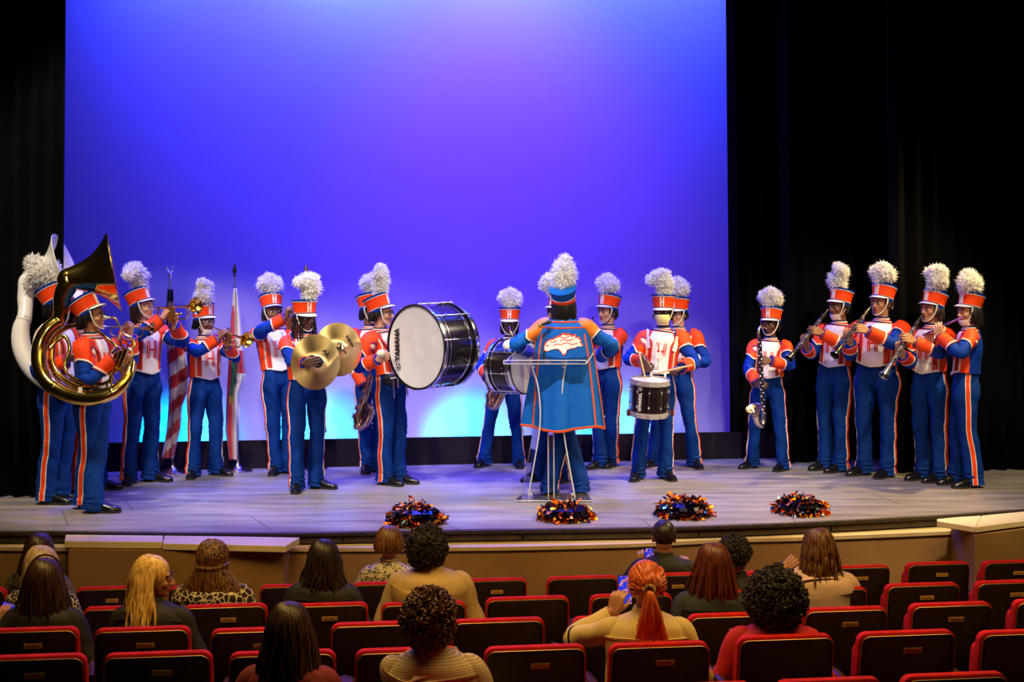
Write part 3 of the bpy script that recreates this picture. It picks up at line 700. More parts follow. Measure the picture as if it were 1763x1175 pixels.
# ground row masking, cyclorama, black legs
BLK = mat('black_velour', (.0016, .0016, .0019), .95, var=.3, vs=3, bump=.3, bs=30, Specular_IOR_Level=.08)
BLK2 = mat('black_masking', (.010, .005, .014), .8, var=.2, vs=3, Specular_IOR_Level=.2)
def wall_pts(px): return np.array([G(x, y) for x, y in px])
gr = wall_pts([(-300, 822), (250, 811), (600, 805), (1090, 796), (1200, 790), (1450, 786)])
gr[:, 1] = np.polyval(np.polyfit(gr[:, 0], gr[:, 1], 1), gr[:, 0])
m = MB(); g = np.array([[p+V3(0, 0, .002), p+V3(0, 0, .285), p+V3(0, .03, .285), p+V3(0, .03, .002)] for p in gr]); m.grid(g, BLK2, cu=True, cap=True)
tag(m.build('trim_11', smooth=False, fix=True), kind='structure')
def cyc_mat():
    m = bpy.data.materials.new('cyclorama_cloth'); m.use_nodes = True; nt, N, Lk, b = nodes_of(m)
    b.inputs['Base Color'].default_value = (.46, .42, .78, 1); b.inputs['Roughness'].default_value = .95; b.inputs['Specular IOR Level'].default_value = .05
    tc = N.new('ShaderNodeTexCoord'); mp = N.new('ShaderNodeMapping'); mp.inputs['Scale'].default_value = (9, 1, 120); Lk.new(tc.outputs['Object'], mp.inputs[0])
    n = N.new('ShaderNodeTexNoise'); n.inputs['Scale'].default_value = 2; n.inputs['Detail'].default_value = 4; Lk.new(mp.outputs[0], n.inputs['Vector'])
    mp2 = N.new('ShaderNodeMapping'); mp2.inputs['Scale'].default_value = (90, 1, 2); Lk.new(tc.outputs['Object'], mp2.inputs[0])
    n2 = N.new('ShaderNodeTexNoise'); n2.inputs['Scale'].default_value = 2; Lk.new(mp2.outputs[0], n2.inputs['Vector'])
    a = N.new('ShaderNodeMath'); a.operation = 'ADD'; Lk.new(n.outputs[0], a.inputs[0]); Lk.new(n2.outputs[0], a.inputs[1])
    bp = N.new('ShaderNodeBump'); bp.inputs['Strength'].default_value = .12; bp.inputs['Distance'].default_value = .01; Lk.new(a.outputs[0], bp.inputs['Height']); Lk.new(bp.outputs[0], b.inputs['Normal'])
    return m
m = MB(); xs = np.linspace(-6.2, 4.6, 60); zs = np.linspace(.0, 6.6, 30)
g = np.array([[V3(x, cyc_y(x)+.006*math.sin(x*3.1)*(1-z/7), z) for x in xs] for z in zs]); m.grid(g, cyc_mat()); m.build('wall_back', kind='structure')
def leg_curtain(name, p0, p1, z1, label, nf=16, amp=.05, lean=0.):
    p0, p1 = np.array(p0, float), np.array(p1, float); d = p1-p0; L = np.linalg.norm(d); n = nrm(V3(-d[1], d[0], 0)); rs = np.random.RandomState(int(L*100))
    ph = rs.rand(nf*8+1)*.5; m = MB(); rows = []
    for z in np.linspace(.004, z1, 9):
        t = np.linspace(0, 1, nf*8+1); a = amp*(np.cos(t*nf*2*PI+ph)*.8+.3*np.sin(t*nf*.9*PI*2+1)); x = p0+d*t[:, None]+n*a[:, None]
        x[:, 2] = z; x[:, 0] += lean*z*(1-t*0); rows.append(x)
    m.grid(np.array(rows), BLK, rev=False); o = m.build(name, label=label, cat='curtain', group=None)
    so = o.modifiers.new('s', 'SOLIDIFY'); so.thickness = .012; return o
def gx(px, d): return (px-CX)*d/F
leg_curtain('stage_curtain', (gx(-330, 10.7), 10.9, 0), (gx(103, 10.75), 10.75, 0), 6.4, 'black curtain leg at the left edge of the stage', 14, .05, .008)
leg_curtain('stage_curtain', (gx(-260, 12.4), 12.6, 0), (gx(96, 12.3), 12.3, 0), 6.6, 'black curtain leg behind the left edge curtain', 12, .04)
leg_curtain('stage_curtain', (gx(1260, 13.05), 13.05, 0), (gx(1450, 13.2), 13.35, 0), 6.6, 'black curtain leg bordering the blue backdrop on the right', 8, .035, -.010)
leg_curtain('stage_curtain', (gx(1347, 12.72), 12.72, 0), (gx(1640, 12.9), 13.1, 0), 6.6, 'black curtain leg behind the bass clarinet player', 11, .04, -.003)
leg_curtain('stage_curtain', (gx(1536, 12.1), 12.1, 0), (gx(2000, 12.2), 12.5, 0), 6.6, 'black curtain leg behind the flute player at the right edge', 15, .04, -.010)

# ------------------------------------------------------------------ auditorium floor, seats
ROWS = {'A': (2.08, 8.5), 'B': (1.98, 7.5), 'C': (1.84, 6.6), 'D': (1.743, 5.8), 'E': (1.69, 5.15)}
def fz(t): return np.interp(t, [4.2, 5.15, 5.8, 6.6, 7.5, 8.5, 10.5], [HC-1.60-.87, HC-1.69-.87, HC-1.743-.87, HC-1.84-.87, HC-1.98-.87, HC-2.08-.87, HC-2.08-.87])
m = MB(); ts = np.linspace(4.2, 10.6, 40); xs = np.linspace(-5, 6, 12)
g = np.array([[V3(x, t+.117*x, float(fz(t))-.012) for x in xs] for t in ts]); m.grid(g, mat('dark_carpet', (.03, .012, .014), .95, bump=.5, bs=150, var=.3, vs=30)); m.build('floor_2', kind='structure')

REDV = mat('red_velvet', (.50, .009, .006), .8, var=.15, vs=14, bump=.3, bs=120, Specular_IOR_Level=.2)
SHELL = mat('maroon_shell', (.010, .0022, .002), .45, var=.25, vs=16, bump=.2, bs=170)
PIPE = mat('gilt_beading', (.30, .20, .10), .35, .6, var=.1)
BRASSP = mat('brass_plaque', (.75, .42, .11), .5, .2, var=.12, vs=40)
ENGR = mat('engraving', (.16, .07, .02), .6, var=0)
IRON = mat('black_iron', (.012, .011, .012), .5, .3)
def rrect(w, z0, z1, r, n=6, top=1.0):
    """rounded outline in x/z, narrower at the top"""
    pts = []
    for sx, sz, a0 in ((1, 1, 0), (-1, 1, 90), (-1, 0, 180), (1, 0, 270)):
        rr = r if sz else r*.4; cx = (w*(top if sz else 1)-rr)*sx; cz = (z1-rr) if sz else (z0+rr)
        for i in range(n+1):
            a = math.radians(a0+90*i/n); pts.append((cx+math.cos(a)*rr, cz+math.sin(a)*rr))
    return np.array(pts)
def slabmesh(mb, mt, out, y0, y1, bev, tilt=0., crown=0.):
    rows = []
    c = out.mean(0)
    for y, s in ((y0, -bev), (y0+(bev if y1 > y0 else -bev)*.6, 0), (y1-(bev if y1 > y0 else -bev)*.6, 0), (y1, -bev)):
        d = out-c; L = np.linalg.norm(d, axis=1, keepdims=True); o = out+d/L*s
        rows.append(np.stack([o[:, 0], y+0*o[:, 0]+(o[:, 1])*tilt, o[:, 1]], -1))
    mb.grid(np.array(rows), mt, cu=True, cap=True)
def seat_meshes():
    out = {}
    o1 = rrect(.248, .30, .87, .045, top=.965); o2 = rrect(.237, .29, .855, .040, top=.962)
    T = -.0      # the back leans: y shifts with height
    m = MB(); slabmesh(m, REDV, o1, .0, .055, .014); out['backrest'] = m
    m = MB(); slabmesh(m, SHELL, o2, .0-.014, .004, .006); out['back_shell'] = m
    m = MB(); b = rrect(.2385, .29, .857, .041, top=.962); n = len(b); g = np.stack([b[:, 0], 0*b[:, 0]-.010, b[:, 1]], -1)[:15]
    m.tube(g, [.0028]*len(g), PIPE, 5, len(g)); out['beading'] = m
    m = MB(); m.box((.02, -.017, .783), (.088, .006, .026), BRASSP)
    text_on(m, 'RESERVED', .0, ENGR, lambda x, y, z: (x, y, z)) if False else None
    for i in range(2):
        for k_ in range(7 if i else 5): m.box((.02-.030+.010*k_+(0 if i else .010), -.0205, .787-.009*i), (.0065, .0012, .0028), ENGR)
    out['plaque'] = m
    m = MB(); slabmesh(m, REDV, rrect(.225, .40, .80, .05), .06, .135, .03); out['seat_cushion'] = m   # tipped up
    m = MB(); m.box((0, .03, .30), (.46, .05, .05), IRON); m.box((0, .03, .15), (.05, .06, .34), IRON); m.box((0, .06, -.012), (.16, .2, .03), IRON); out['pedestal'] = m
    return out
SEATM = seat_meshes()
lean = Matrix.Shear('XY', 4, (0, 0)) if False else None
def lean_xf(mb):
    for a in mb.v: a[:, 1] -= (a[:, 2]-.35)*.13
for k_ in SEATM:
    if k_ != 'pedestal': lean_xf(SEATM[k_])
SEATMESH = {k_: v.mesh(k_, fix=True) for k_, v in SEATM.items()}
arm = MB(); arm.tube([(0, .02, .60), (0, .12, .615), (0, .36, .60), (0, .40, .585)], [.020, .026, .026, .018], mat('dark_wood_arm', (.05, .018, .008), .35), 10, b=[.012, .015, .015, .012]); arm.box((0, .08, .30), (.03, .10, .60), IRON); ARMM = arm.mesh('armrest')
def seat(row, xl, xr, y, plaque=True, label=None, group=None):
    h, _ = ROWS[row]; d = h*F/(y-HY); x = (xl+xr)/2; X = gx(x, d); wpx = (xr-xl)*d/F
    ztop = HC-h; o = empty('theatre_seat', (X, d, ztop-.87), .115, label=label, cat='seat', group=group)
    o.scale = (min(1.12, max(.9, wpx/.496)), 1, 1)
    for k_ in ('backrest', 'back_shell', 'seat_cushion', 'pedestal'): inst(k_, SEATMESH[k_], np.eye(4), o)
    b = o.children[1] if False else None
    inst('beading', SEATMESH['beading'], np.eye(4), o)
    if plaque: inst('plaque', SEATMESH['plaque'], np.eye(4), o, label='small engraved brass plaque')
    for s in (-1, 1): inst('armrest', ARMM, mat4(t=(s*.272, 0, 0)), o)
    return o
# ------------------------------------------------------------------ instruments
def thing(name, loc, label, cat, group=None): return empty(name, tuple(loc), 0, label=label, cat=cat, group=group)
def put(mb, name, o, **k):
    """a part modelled in world coordinates, linked under its thing"""
    p = o
    off = np.zeros(3)
    while p is not None: off += np.array(p.location); p = p.parent
    mb.v = [a-off for a in mb.v]; return mb.build(name, o, **k)

def trumpet(mouth, bell, label, up=(0, 0, 1), roll=0.):
    mouth, bell = np.array(mouth), np.array(bell); L = np.linalg.norm(bell-mouth); s = L/.50
    M = mat4(frame(bell-mouth, up), mouth, s) @ rotm('X', roll)
    o = thing('trumpet', (mouth+bell)/2, label, 'trumpet', None)
    b = MB(); b.lathe([(.0065, .30), (.008, .36), (.011, .41), (.018, .445), (.032, .475), (.052, .492), (.062, .500), (.063, .502), (.060, .500), (.040, .486), (.020, .455), (.008, .40)], GOLD, 28, M=M @ rotm('Y', PI/2) @ mat4(t=(0, 0, 0)))
    b.tube(xf(M, [(.30, 0, 0), (.16, 0, -.0), (.13, 0, -.004)]), [.0065*s]*3, GOLD, 8)
    th = np.linspace(PI/2, 3*PI/2, 9); b.tube(xf(M, np.stack([.13+.045*np.cos(th), 0*th, -.045+.045*np.sin(th)], -1)), [.0063*s]*9, GOLD, 8)
    b.tube(xf(M, [(.13, 0, -.09), (.27, 0, -.09)]), [.0063*s]*2, GOLD, 8); put(b, 'bell', o)
    l = MB(); l.tube(xf(M, [(.05, .012, 0), (.36, .012, 0)]), [.0055*s]*2, GOLD, 8)
    th = np.linspace(PI/2, -PI/2, 9); l.tube(xf(M, np.stack([.36+.045*np.cos(th), .012+0*th, -.045+.045*np.sin(th)], -1)), [.006*s]*9, GOLD, 8)
    l.tube(xf(M, [(.36, .012, -.09), (.27, .012, -.09)]), [.006*s]*2, GOLD, 8)
    for x in (.33, .345): l.ell(xf(M, (x, .012, -.0)), (.008*s,)*3, GOLD, 8, 5)
    put(l, 'tuning_slide', o)
    v = MB()
    for x in (.205, .230, .255):
        v.tube(xf(M, [(x, .006, .005), (x, .006, -.115)]), [.0115*s]*2, GOLD, 12); v.tube(xf(M, [(x, .006, .0), (x, .006, .035)]), [.004*s]*2, SILVER, 6); v.tube(xf(M, [(x, .006, .035), (x, .006, .041)]), [.009*s]*2, SILVER, 8)
    v.tube(xf(M, [(.255, .02, -.05), (.29, .05, -.05), (.255, .03, -.06)]), [.006*s]*3, GOLD, 8)
    put(v, 'valve_cluster', o)
    mp = MB(); mp.lathe([(.0135, 0), (.013, .006), (.008, .015), (.006, .05), (.006, .075)], SILVER, 14, M=M @ mat4(t=(0, .012, 0)) @ rotm('Y', PI/2)); put(mp, 'mouthpiece', o)
    return o

BLKW = mat('black_grenadilla', (.012, .010, .012), .22, var=.3)
def clarinet(mouth, bell, label, face=(0, -1, .2), bellm=None):
    mouth, bell = np.array(mouth), np.array(bell); L = np.linalg.norm(bell-mouth); s = L/.62
    z = zframe(bell-mouth, face); M = mat4(z, mouth, s)
    o = thing('clarinet', (mouth+bell)/2, label, 'clarinet', None)
    b = MB(); b.lathe([(.004, 0), (.009, .03), (.0135, .08), (.0135, .13), (.0145, .14), (.0135, .15), (.0135, .32), (.015, .33), (.0135, .34), (.014, .50)], BLKW, 16, M=M); put(b, 'body_joint', o)
    e = MB(); e.lathe([(.015, .50), (.017, .53), (.024, .58), (.036, .615), (.038, .62), (.034, .618), (.020, .58), (.01, .55)], bellm or BLKW, 20, M=M); e.lathe([(.0385, .612), (.0395, .616), (.0385, .621)], SILVER, 20, M=M, cap=False); put(e, 'bell', o)
    k = MB()
    for z_ in (.082, .138, .152, .327, .343, .495): k.lathe([(.0158, z_-.002), (.0158, z_+.003)], SILVER, 14, M=M, cap=True)
    for i, z_ in enumerate(np.linspace(.165, .49, 13)):
        a = (.0, .35, -.35)[i % 3]; c = xf(M, (math.sin(a)*.016, math.cos(a)*.016, z_)); k.ell(c, (.0085*s, .0085*s, .0085*s), SILVER, 8, 5)
        if i % 2: k.tube(xf(M, [(.012, .014, z_-.02), (.014, .012, z_+.03)]), [.0025*s]*2, SILVER, 5)
    for a in (-1.1, 1.1): k.tube(xf(M, [(math.sin(a)*.017, math.cos(a)*.017, .16), (math.sin(a)*.017, math.cos(a)*.017, .48)]), [.0022*s]*2, SILVER, 5)
    put(k, 'keywork', o); return o

SAXM = mat('sax_brass', (.62, .40, .22), .2, 1., var=.25, vs=14)
def sax(path, rad, mouth_n, label, m=SAXM, side=(0, -1, 0), keys=10, bell_end=True, name='saxophone', rmul=1.):
    """path from the mouthpiece through the neck, the body and the bow up to the bell"""
    path = np.array(path); l = Loft(path, rad, M=len(path)*7); o = thing(name, path.mean(0), label, name, None)
    b = MB(); g = l.rings(18); b.grid(g[int(len(g)*.06):], m, cu=True, cap=True); put(b, 'body_tube', o)
    mp = MB(); mp.grid(g[:int(len(g)*.06)+2], BLKW, cu=True, cap=True); put(mp, 'mouthpiece', o)
    if bell_end:
        T = nrm(l.c[-1]-l.c[-3]); r = l.a[-1]; q = MB(); q.lathe([(r, -.01), (r*1.1, .01), (r*1.22, .022), (r*1.27, .026), (r*1.2, .026), (r*.9, .005), (r*.5, -.04)], m, 22, M=mat4(zframe(T, (1, .1, .2)), l.c[-1])); put(q, 'bell', o)
    k = MB(); side = nrm(side); rs = np.random.RandomState(len(label))
    for i, v in enumerate(np.linspace(.22, .80, keys)):
        c = l.at(l.c, v); r = float(l.at(l.a, v)); T = nrm(l.at(l.T, v)); n = nrm(side-T*np.dot(side, T)); w_ = np.cross(T, n)
        k.lathe([(r*.62*rmul, -.004), (r*.66*rmul, .004), (r*.25, .007)], m, 12, M=mat4(zframe(n, T), c+n*(r+.006)+w_*rs.uniform(-.3, .3)*r))
        k.tube([c+n*(r+.012)+w_*r*.9-T*.03, c+n*(r+.010)+w_*r*.9+T*.03], [.0025]*2, SILVER, 5)
        if i % 2: k.ell(c+n*(r+.012)-w_*r*.8, (.007, .007, .007), SILVER, 8, 5)
    for sg in (-1, 1):
        vs = np.linspace(.2, .62, 8); pts = []
        for v in vs:
            T = nrm(l.at(l.T, v)); n = nrm(side-T*np.dot(side, T)); pts.append(l.at(l.c, v)+n*float(l.at(l.a, v))*.8+np.cross(T, n)*sg*(float(l.at(l.a, v))+.004))
        k.tube(pts, [.003]*8, SILVER, 5)
    put(k, 'keywork', o); return o

def sousaphone(main, rad, bell_c, bell_n, bell_r, m, inner, label, mouth=None, valves=None, brown=None):
    o = thing('sousaphone', main[len(main)//2], label, 'sousaphone', None)
    b = MB(); b.tube(main, rad, m, 26, len(main)*9); put(b, 'main_tube', o)
    # bell: flare from the throat along the normal
    R = bell_r; q = MB(); M = mat4(zframe(bell_n, (0, .1, 1)), bell_c)
    prof = [(.090, -.35), (.104, -.30), (.128, -.22), (.165, -.15), (.215, -.09), (.27, -.042), (.315, -.010), (.335, .002), (.335, .009), (.318, .004), (.265, -.030), (.208, -.078), (.158, -.14), (.118, -.22), (.09, -.32)]
    q.lathe([(r*R/.337, z*R/.337) for r, z in prof], m, 48, M=M, cap=False); put(q, 'bell', o)
    kk = R/.337; bn = nrm(bell_n); inner['neck'] = np.vstack([[bell_c-bn*.32*kk, bell_c-bn*.355*kk], inner['neck']]); inner['neck_r'] = [.093*kk, .088*kk]+list(inner['neck_r'])
    n = MB(); n.tube(inner['neck'], inner['neck_r'], m, 24, len(inner['neck'])*8); put(n, 'neck_tube', o)
    for i, (pth, r) in enumerate(inner['branches']):
        t = MB(); t.tube(pth, r, m, 12, len(pth)*7); put(t, 'branch_tube', o)
    for v in inner.get('ferrules', (.02, .28, .55, .8)):
        f = MB(); l = Loft(main, rad, M=80); c = l.at(l.c, v); r = float(l.at(l.a, v)); T = l.at(l.T, v)
        f.lathe([(r*1.03, -.014), (r*1.07, -.010), (r*1.07, .010), (r*1.03, .014)], m, 24, M=mat4(zframe(T, (0, .1, 1)), c), cap=False); put(f, 'ferrule', o)
    if valves is not None:
        v = MB(); dr = nrm(valves['dir']); pr = nrm(valves['row'])
        for i in range(3):
            c = np.array(valves['c'])+pr*.045*i; v.tube([c, c-dr*.20], [.022, .022], m, 16); v.tube([c, c+dr*.04], [.006, .006], SILVER, 8); v.tube([c+dr*.04, c+dr*.05], [.014]*2, SILVER, 10)
            w_ = nrm(np.cross(dr, pr)); e = c-dr*.06
            t = np.linspace(0, 2*PI, 22); ln = .10+.025*i
            loop = np.array([e-w_*.03+pr*.012*math.cos(a)*1.0-w_*(.0)+(-dr)*(ln*(.5-.5*math.cos(a)))*1.2+w_*-.035*math.sin(a) for a in t]); v.tube(loop, [.0085]*22, m, 8)
        put(v, 'valve_cluster', o)
    return o

def drum(center, axis, r, length, label, name, head_m, shell_m, hoop_m, upv=(0, 0, 1), lugs=8, text=None, snare=False, hooprim=None):
    """shell around the axis, two heads, hoops, lugs with rods"""
    o = thing(name, center, label, 'drum', None); Z = zframe(axis, upv); M = mat4(Z, center)
    h = length/2
    s = MB(); s.lathe([(r*.975, -h), (r*.975, h)], shell_m, 56, M=M, cap=False)
    for z in (-h*.55, h*.55) if not snare else (): pass
    so = put(s, 'shell', o)
    for sg in (1, -1):
        e = MB(); e.lathe([(.001, sg*(h+.006)), (r*.985, sg*(h+.006)), (r*1.0, sg*(h-.0))], head_m, 56, M=M, cap=False); eo = put(e, 'drum_head', o)
        q = MB(); z = sg*(h); q.lathe([(r*.995, z-sg*.03), (r*1.035, z-sg*.03), (r*1.035, z+sg*.018), (r*.995, z+sg*.018)], hoop_m, 56, M=M, cap=False)
        q.lathe([(r*1.036, z-sg*.026), (r*1.042, z-sg*.006), (r*1.036, z+sg*.012)], hooprim or hoop_m, 56, M=M, cap=False); put(q, 'hoop', o)
    for z in (h*.62, -h*.62) if not snare else ():
        q = MB(); q.lathe([(r*.98, z-.006), (r*.995, z-.004), (r*.995, z+.004), (r*.98, z+.006)], SILVER, 56, M=M, cap=False); put(q, 'inlay_ring', o)
    for i in range(lugs):
        a = 2*PI*i/lugs+.2; ca, sa = math.cos(a), math.sin(a); q = MB(); rr = r*1.035+.006
        q.tube(xf(M, [(rr*ca, rr*sa, -h-.012), (rr*ca, rr*sa, h+.012)]), [.0038]*2, SILVER, 6)
        for z in (-h+.015, h-.015, -h*.45, h*.45): q.ell(xf(M, (rr*ca, rr*sa, z)), (.011, .011, .011), SILVER, 8, 6)
        for z in (-h*.45, h*.45): q.tube(xf(M, [(r*.97*ca, r*.97*sa, z), (rr*ca, rr*sa, z)]), [.008]*2, SILVER, 8)
        put(q, 'tension_rod', o)
    return o, M

def mallet(ball, hand_end, r, label, name='bass_drum_mallet'):
    ball, e = np.array(ball), np.array(hand_end); o = thing(name, ball, label, 'mallet', None)
    q = MB(); q.ell(ball, (r, r, r*.9), mat('mallet_felt', (.82, .78, .62), .9, bump=.4, bs=120), 18, 12); put(q, 'felt_head', o)
    q = MB(); q.tube([ball, e], [.006, .007], mat('light_wood_stick', (.62, .38, .14), .4), 8); put(q, 'handle', o); return o
def stick(tip, butt, label):
    tip, butt = np.array(tip), np.array(butt); o = thing('drumstick', (tip+butt)/2, label, 'drumstick', None)
    q = MB(); d = butt-tip; q.tube([tip+d*.03, tip+d*.2, tip+d*.5, butt], [.004, .0075, .009, .009], mat('light_wood_stick', (.62, .38, .14), .4), 8, 14); put(q, 'shaft', o)
    q = MB(); q.ell(tip, (.0065, .0065, .009), mat('white_tip', (.8, .78, .7), .4, var=0), 8, 6); put(q, 'tip', o); return o

def pompom(px, py, rad, h, seed, label):
    c = G(px, py); o = thing('pompom', c, label, 'pompom', 'metallic pompoms along the stage lip')
    rs = np.random.RandomState(seed)
    cols = [mat('foil_orange', (.95, .17, .008), .30, 1., var=.1), mat('foil_black', (.02, .018, .03), .16, 1., var=0), mat('foil_navy', (.02, .06, .25), .16, 1., var=0), mat('foil_copper', (.98, .36, .04), .28, 1., var=0), mat('foil_blue', (.10, .30, .60), .16, 1., var=0)]
    m = MB()
    m.ell((0, 0, h*.32), (rad*.80, rad*.80, h*.42), cols[1], 20, 10)
    for i in range(760):
        ph = rs.uniform(0, 2*PI); el = math.acos(rs.uniform(0, 1)); r1 = rs.uniform(.55, 1.0)
        d = V3(math.sin(el)*math.cos(ph), math.sin(el)*math.sin(ph), math.cos(el))
        p0 = d*V3(rad, rad, h)*r1*.62; p1 = d*V3(rad, rad, h)*r1*.86+rs.normal(size=3)*.012; t = rs.normal(size=3)*.5+d*V3(1, 1, .2)+V3(0, 0, -.5)
        p2 = p1+nrm(t)*rs.uniform(.03, .07); p1[2] = max(p1[2], .012); p2[2] = max(p2[2], .006); p0[2] = max(p0[2], .01)
        rr = np.hypot(p2[0], p2[1])
        if rr > rad*1.03: p2[:2] *= rad*1.03/rr
        N = nrm(d+rs.normal(size=3)*.55); w_ = rs.uniform(.014, .024)
        q = np.array([p0, p1, (p1+p2)/2+N*.006, p2]); T = nrm(np.gradient(q, axis=0)); S = nrm(np.cross(T, N))
        mt = cols[rs.choice(5, p=[.48, .17, .10, .18, .07])]
        g = np.stack([q-S*w_/2, q+S*w_/2], 1); m.grid(g, mt)
    m.build('metallic_strips', o, smooth=False)
    return o

def flag(px, py, top_px, top_y, kind, label, drape):
    b = G(px, py); d = b[1]; o = thing('flag', b, label, 'flag', None)
    tp = P(top_px, top_y, d)
    q = MB(); q.lathe([(.145, 0), (.15, .008), (.13, .018), (.07, .030), (.035, .055), (.022, .09), (.018, .14)], SILVER, 32, M=mat4(t=b)); put(q, 'base', o)
    q = MB(); q.tube([b+V3(0, 0, .02), tp+V3(0, 0, -.13)], [.0135, .0115], mat('pole_steel', (.6, .6, .65), .25, 1., var=.1), 12); put(q, 'pole', o)
    q = MB(); t0 = tp+V3(0, 0, -.13)
    if kind == 'spear' or kind == 'hidden': q.lathe([(.012, 0), (.022, .01), (.010, .022), (.018, .04), (.022, .06), (.012, .10), (.002, .135)], GOLD if kind == 'hidden' else mat('finial_dark', (.06, .06, .05), .25, .8), 14, M=mat4(t=t0))
    else:
        q.lathe([(.012, 0), (.020, .01), (.008, .02), (.020, .05), (.008, .065)], SILVER, 14, M=mat4(t=t0))
        for s in (-1, 1): q.tube([t0+V3(0, 0, .065), t0+V3(s*.03, 0, .10), t0+V3(s*.022, 0, .13)], [.010, .009, .003], SILVER, 6)
    put(q, 'finial', o)
    if drape: drape(o, b, tp, d)
    return o
def cloth_grid(rows, nx, fold, amp, d, seed, twist=0.):
    """rows: (y, x_left, x_right) silhouette of the hanging cloth at depth d -> folded sheet"""
    rs = np.random.RandomState(seed); ph = rs.rand(3)*6; rows = np.array(rows, float); n = 150
    ys = np.linspace(rows[0, 0], rows[-1, 0], n); xl = np.interp(ys, rows[:, 0], rows[:, 1]); xr = np.interp(ys, rows[:, 0], rows[:, 2]); g = []
    for y, a, b in zip(ys, xl, xr):
        t = np.linspace(0, 1, nx); k = (y-rows[0, 0])/(rows[-1, 0]-rows[0, 0])
        dy = amp*np.sin(t*fold*2*PI+ph[0]+k*1.5)+amp*.4*np.sin(t*fold*4.3+ph[1]+k*4)
        g.append([P(a+(b-a)*(tt+.03*math.sin(tt*fold*2*PI+ph[2])), y, d+dd) for tt, dd in zip(t, dy)])
    return np.array(g)
FABR = mat('flag_red', (.60, .006, .03), .45, var=.08, bump=.3, bs=30, Sheen_Weight=.3); FABW = mat('flag_white', (.80, .76, .80), .45, var=.05, bump=.3, bs=30, Sheen_Weight=.3); FABB = mat('flag_navy', (.01, .012, .09), .5, var=.1)
def by_face(mb, g, fn):
    nv, nu = g.shape[:2]; vs = g.reshape(-1, 3)
    b = mb.n; mb.v.append(vs); mb.n += len(vs)
    for j in range(nv-1):
        for i in range(nu-1):
            mb.f.append((b+j*nu+i, b+j*nu+i+1, b+(j+1)*nu+i+1, b+(j+1)*nu+i)); mb.m.append(fn((i+.5)/(nu-1), (j+.5)/(nv-1)))

def acrylic():
    m = bpy.data.materials.new('clear_acrylic'); m.use_nodes = True; nt, N, Lk, b = nodes_of(m)
    b.inputs['Base Color'].default_value = (.97, .98, 1, 1); b.inputs['Transmission Weight'].default_value = 1; b.inputs['Roughness'].default_value = .02; b.inputs['IOR'].default_value = 1.25
    n = N.new('ShaderNodeTexNoise'); n.inputs['Scale'].default_value = 3; bp = N.new('ShaderNodeBump'); bp.inputs['Strength'].default_value = .01; Lk.new(n.outputs[0], bp.inputs['Height']); Lk.new(bp.outputs[0], b.inputs['Normal'])
    return m
ACR = acrylic(); ACE = mat('lit_acrylic_edge', (.85, .85, .90), .2, var=.05, Transmission_Weight=.2)  # near-white edge rods: light gathered by the cut edges put into colour
# ------------------------------------------------------------------ the band, left to right
# hand spec: p=(px, py, depth offset), f=finger direction, n=palm normal, e=elbow hint   (x right, y away, z up)
up = (0, 0, 1)
BL = 'marching band member'
pl = {}
pl['sousa_white'] = player('bandsman wearing the white sousaphone at far left, floppy cream plume', 82, [(88, 868, 80), (112, 866, 85)], (116, 549, 0), (80, 0, 0),
    dict(p=(128, 612, -.28), f=(.6, -.2, .5), s='grip', e=(0, -.4, -1)), dict(p=(150, 600, .05), s='grip', e=(0, .4, -1)), 'tan', 1.0, plume='side', ptilt=(0, 6), pscale=1.45, tilt=-0.55, hair=dict(low=.02))
pl['sousa_gold'] = player('bandsman wearing the gold sousaphone, in right-facing profile, without a plume in view', 84, [(152, 876, 80), (168, 883, 88)], (177, 566, 0), (86, 4, 0),
    dict(p=(213, 618, -.20), f=(.9, -.1, -.1), n=(0, 1, -.3), s='play', e=(-.4, -.4, -1)), dict(p=(226, 565, .12), f=(.2, -.1, .9), n=(-1, 0, 0), s='grip', e=(.2, .5, -1)), 'tan', 1.0, plume=None, tilt=-0.55, hair=dict(low=.02))
pl['trumpet_hidden'] = player('trumpeter mostly hidden behind the gold sousaphone player', 80, [(140, 848, 80), (176, 843, 88)], (152, 562, 0), (80, 0, 0),
    dict(p=(208, 577, -.02), f=(.3, 0, .9), n=(.9, .3, 0), s='grip', e=(.1, -.7, -.8)), dict(p=(216, 577, .10), f=(.3, 0, .9), n=(.8, -.4, 0), s='grip', e=(.1, .7, -.8)), 'light', 1.0, plume='round')
pl['trumpet_tall'] = player('tall trumpeter with fluffy white plume playing beside the gold sousaphone', 52, [(221, 833, 10), (264, 829, 75)], (261, 548, -.02), (68, 8, 0),
    dict(p=(286, 537, -.26), f=(.45, .1, .85), n=(.7, .6, -.2), s='grip', e=(-.5, -.7, -.55)), dict(p=(301, 546, -.16), f=(.1, .1, .95), n=(-.5, -.8, 0), s='grip', e=(.9, .1, -.6)), 'light', 1.02, hairm=HAIRD, hair=dict(low=-.02, n=120), plume='flop', ptilt=(-14, 0))
pl['trumpet_short'] = player('short trumpeter with clear glasses and a chin mask between the two tall flags', 38, [(332, 822, 5), (376, 818, 60)], (362, 574, -.02), (55, -2, 0),
    dict(p=(384, 573, -.30), f=(.55, .0, .75), n=(.7, .6, -.2), s='grip', e=(-.4, -.7, -.7)), dict(p=(394, 584, -.22), f=(.2, .1, .9), n=(-.4, -.8, 0), s='grip', e=(.8, .1, -.8)), 'brown', 1.02, 1, plume='double', ptilt=(-10, 0), mask='chin', glasses='clear', tilt=-0.26, hair=dict(low=.04, curl=.01, n=130))
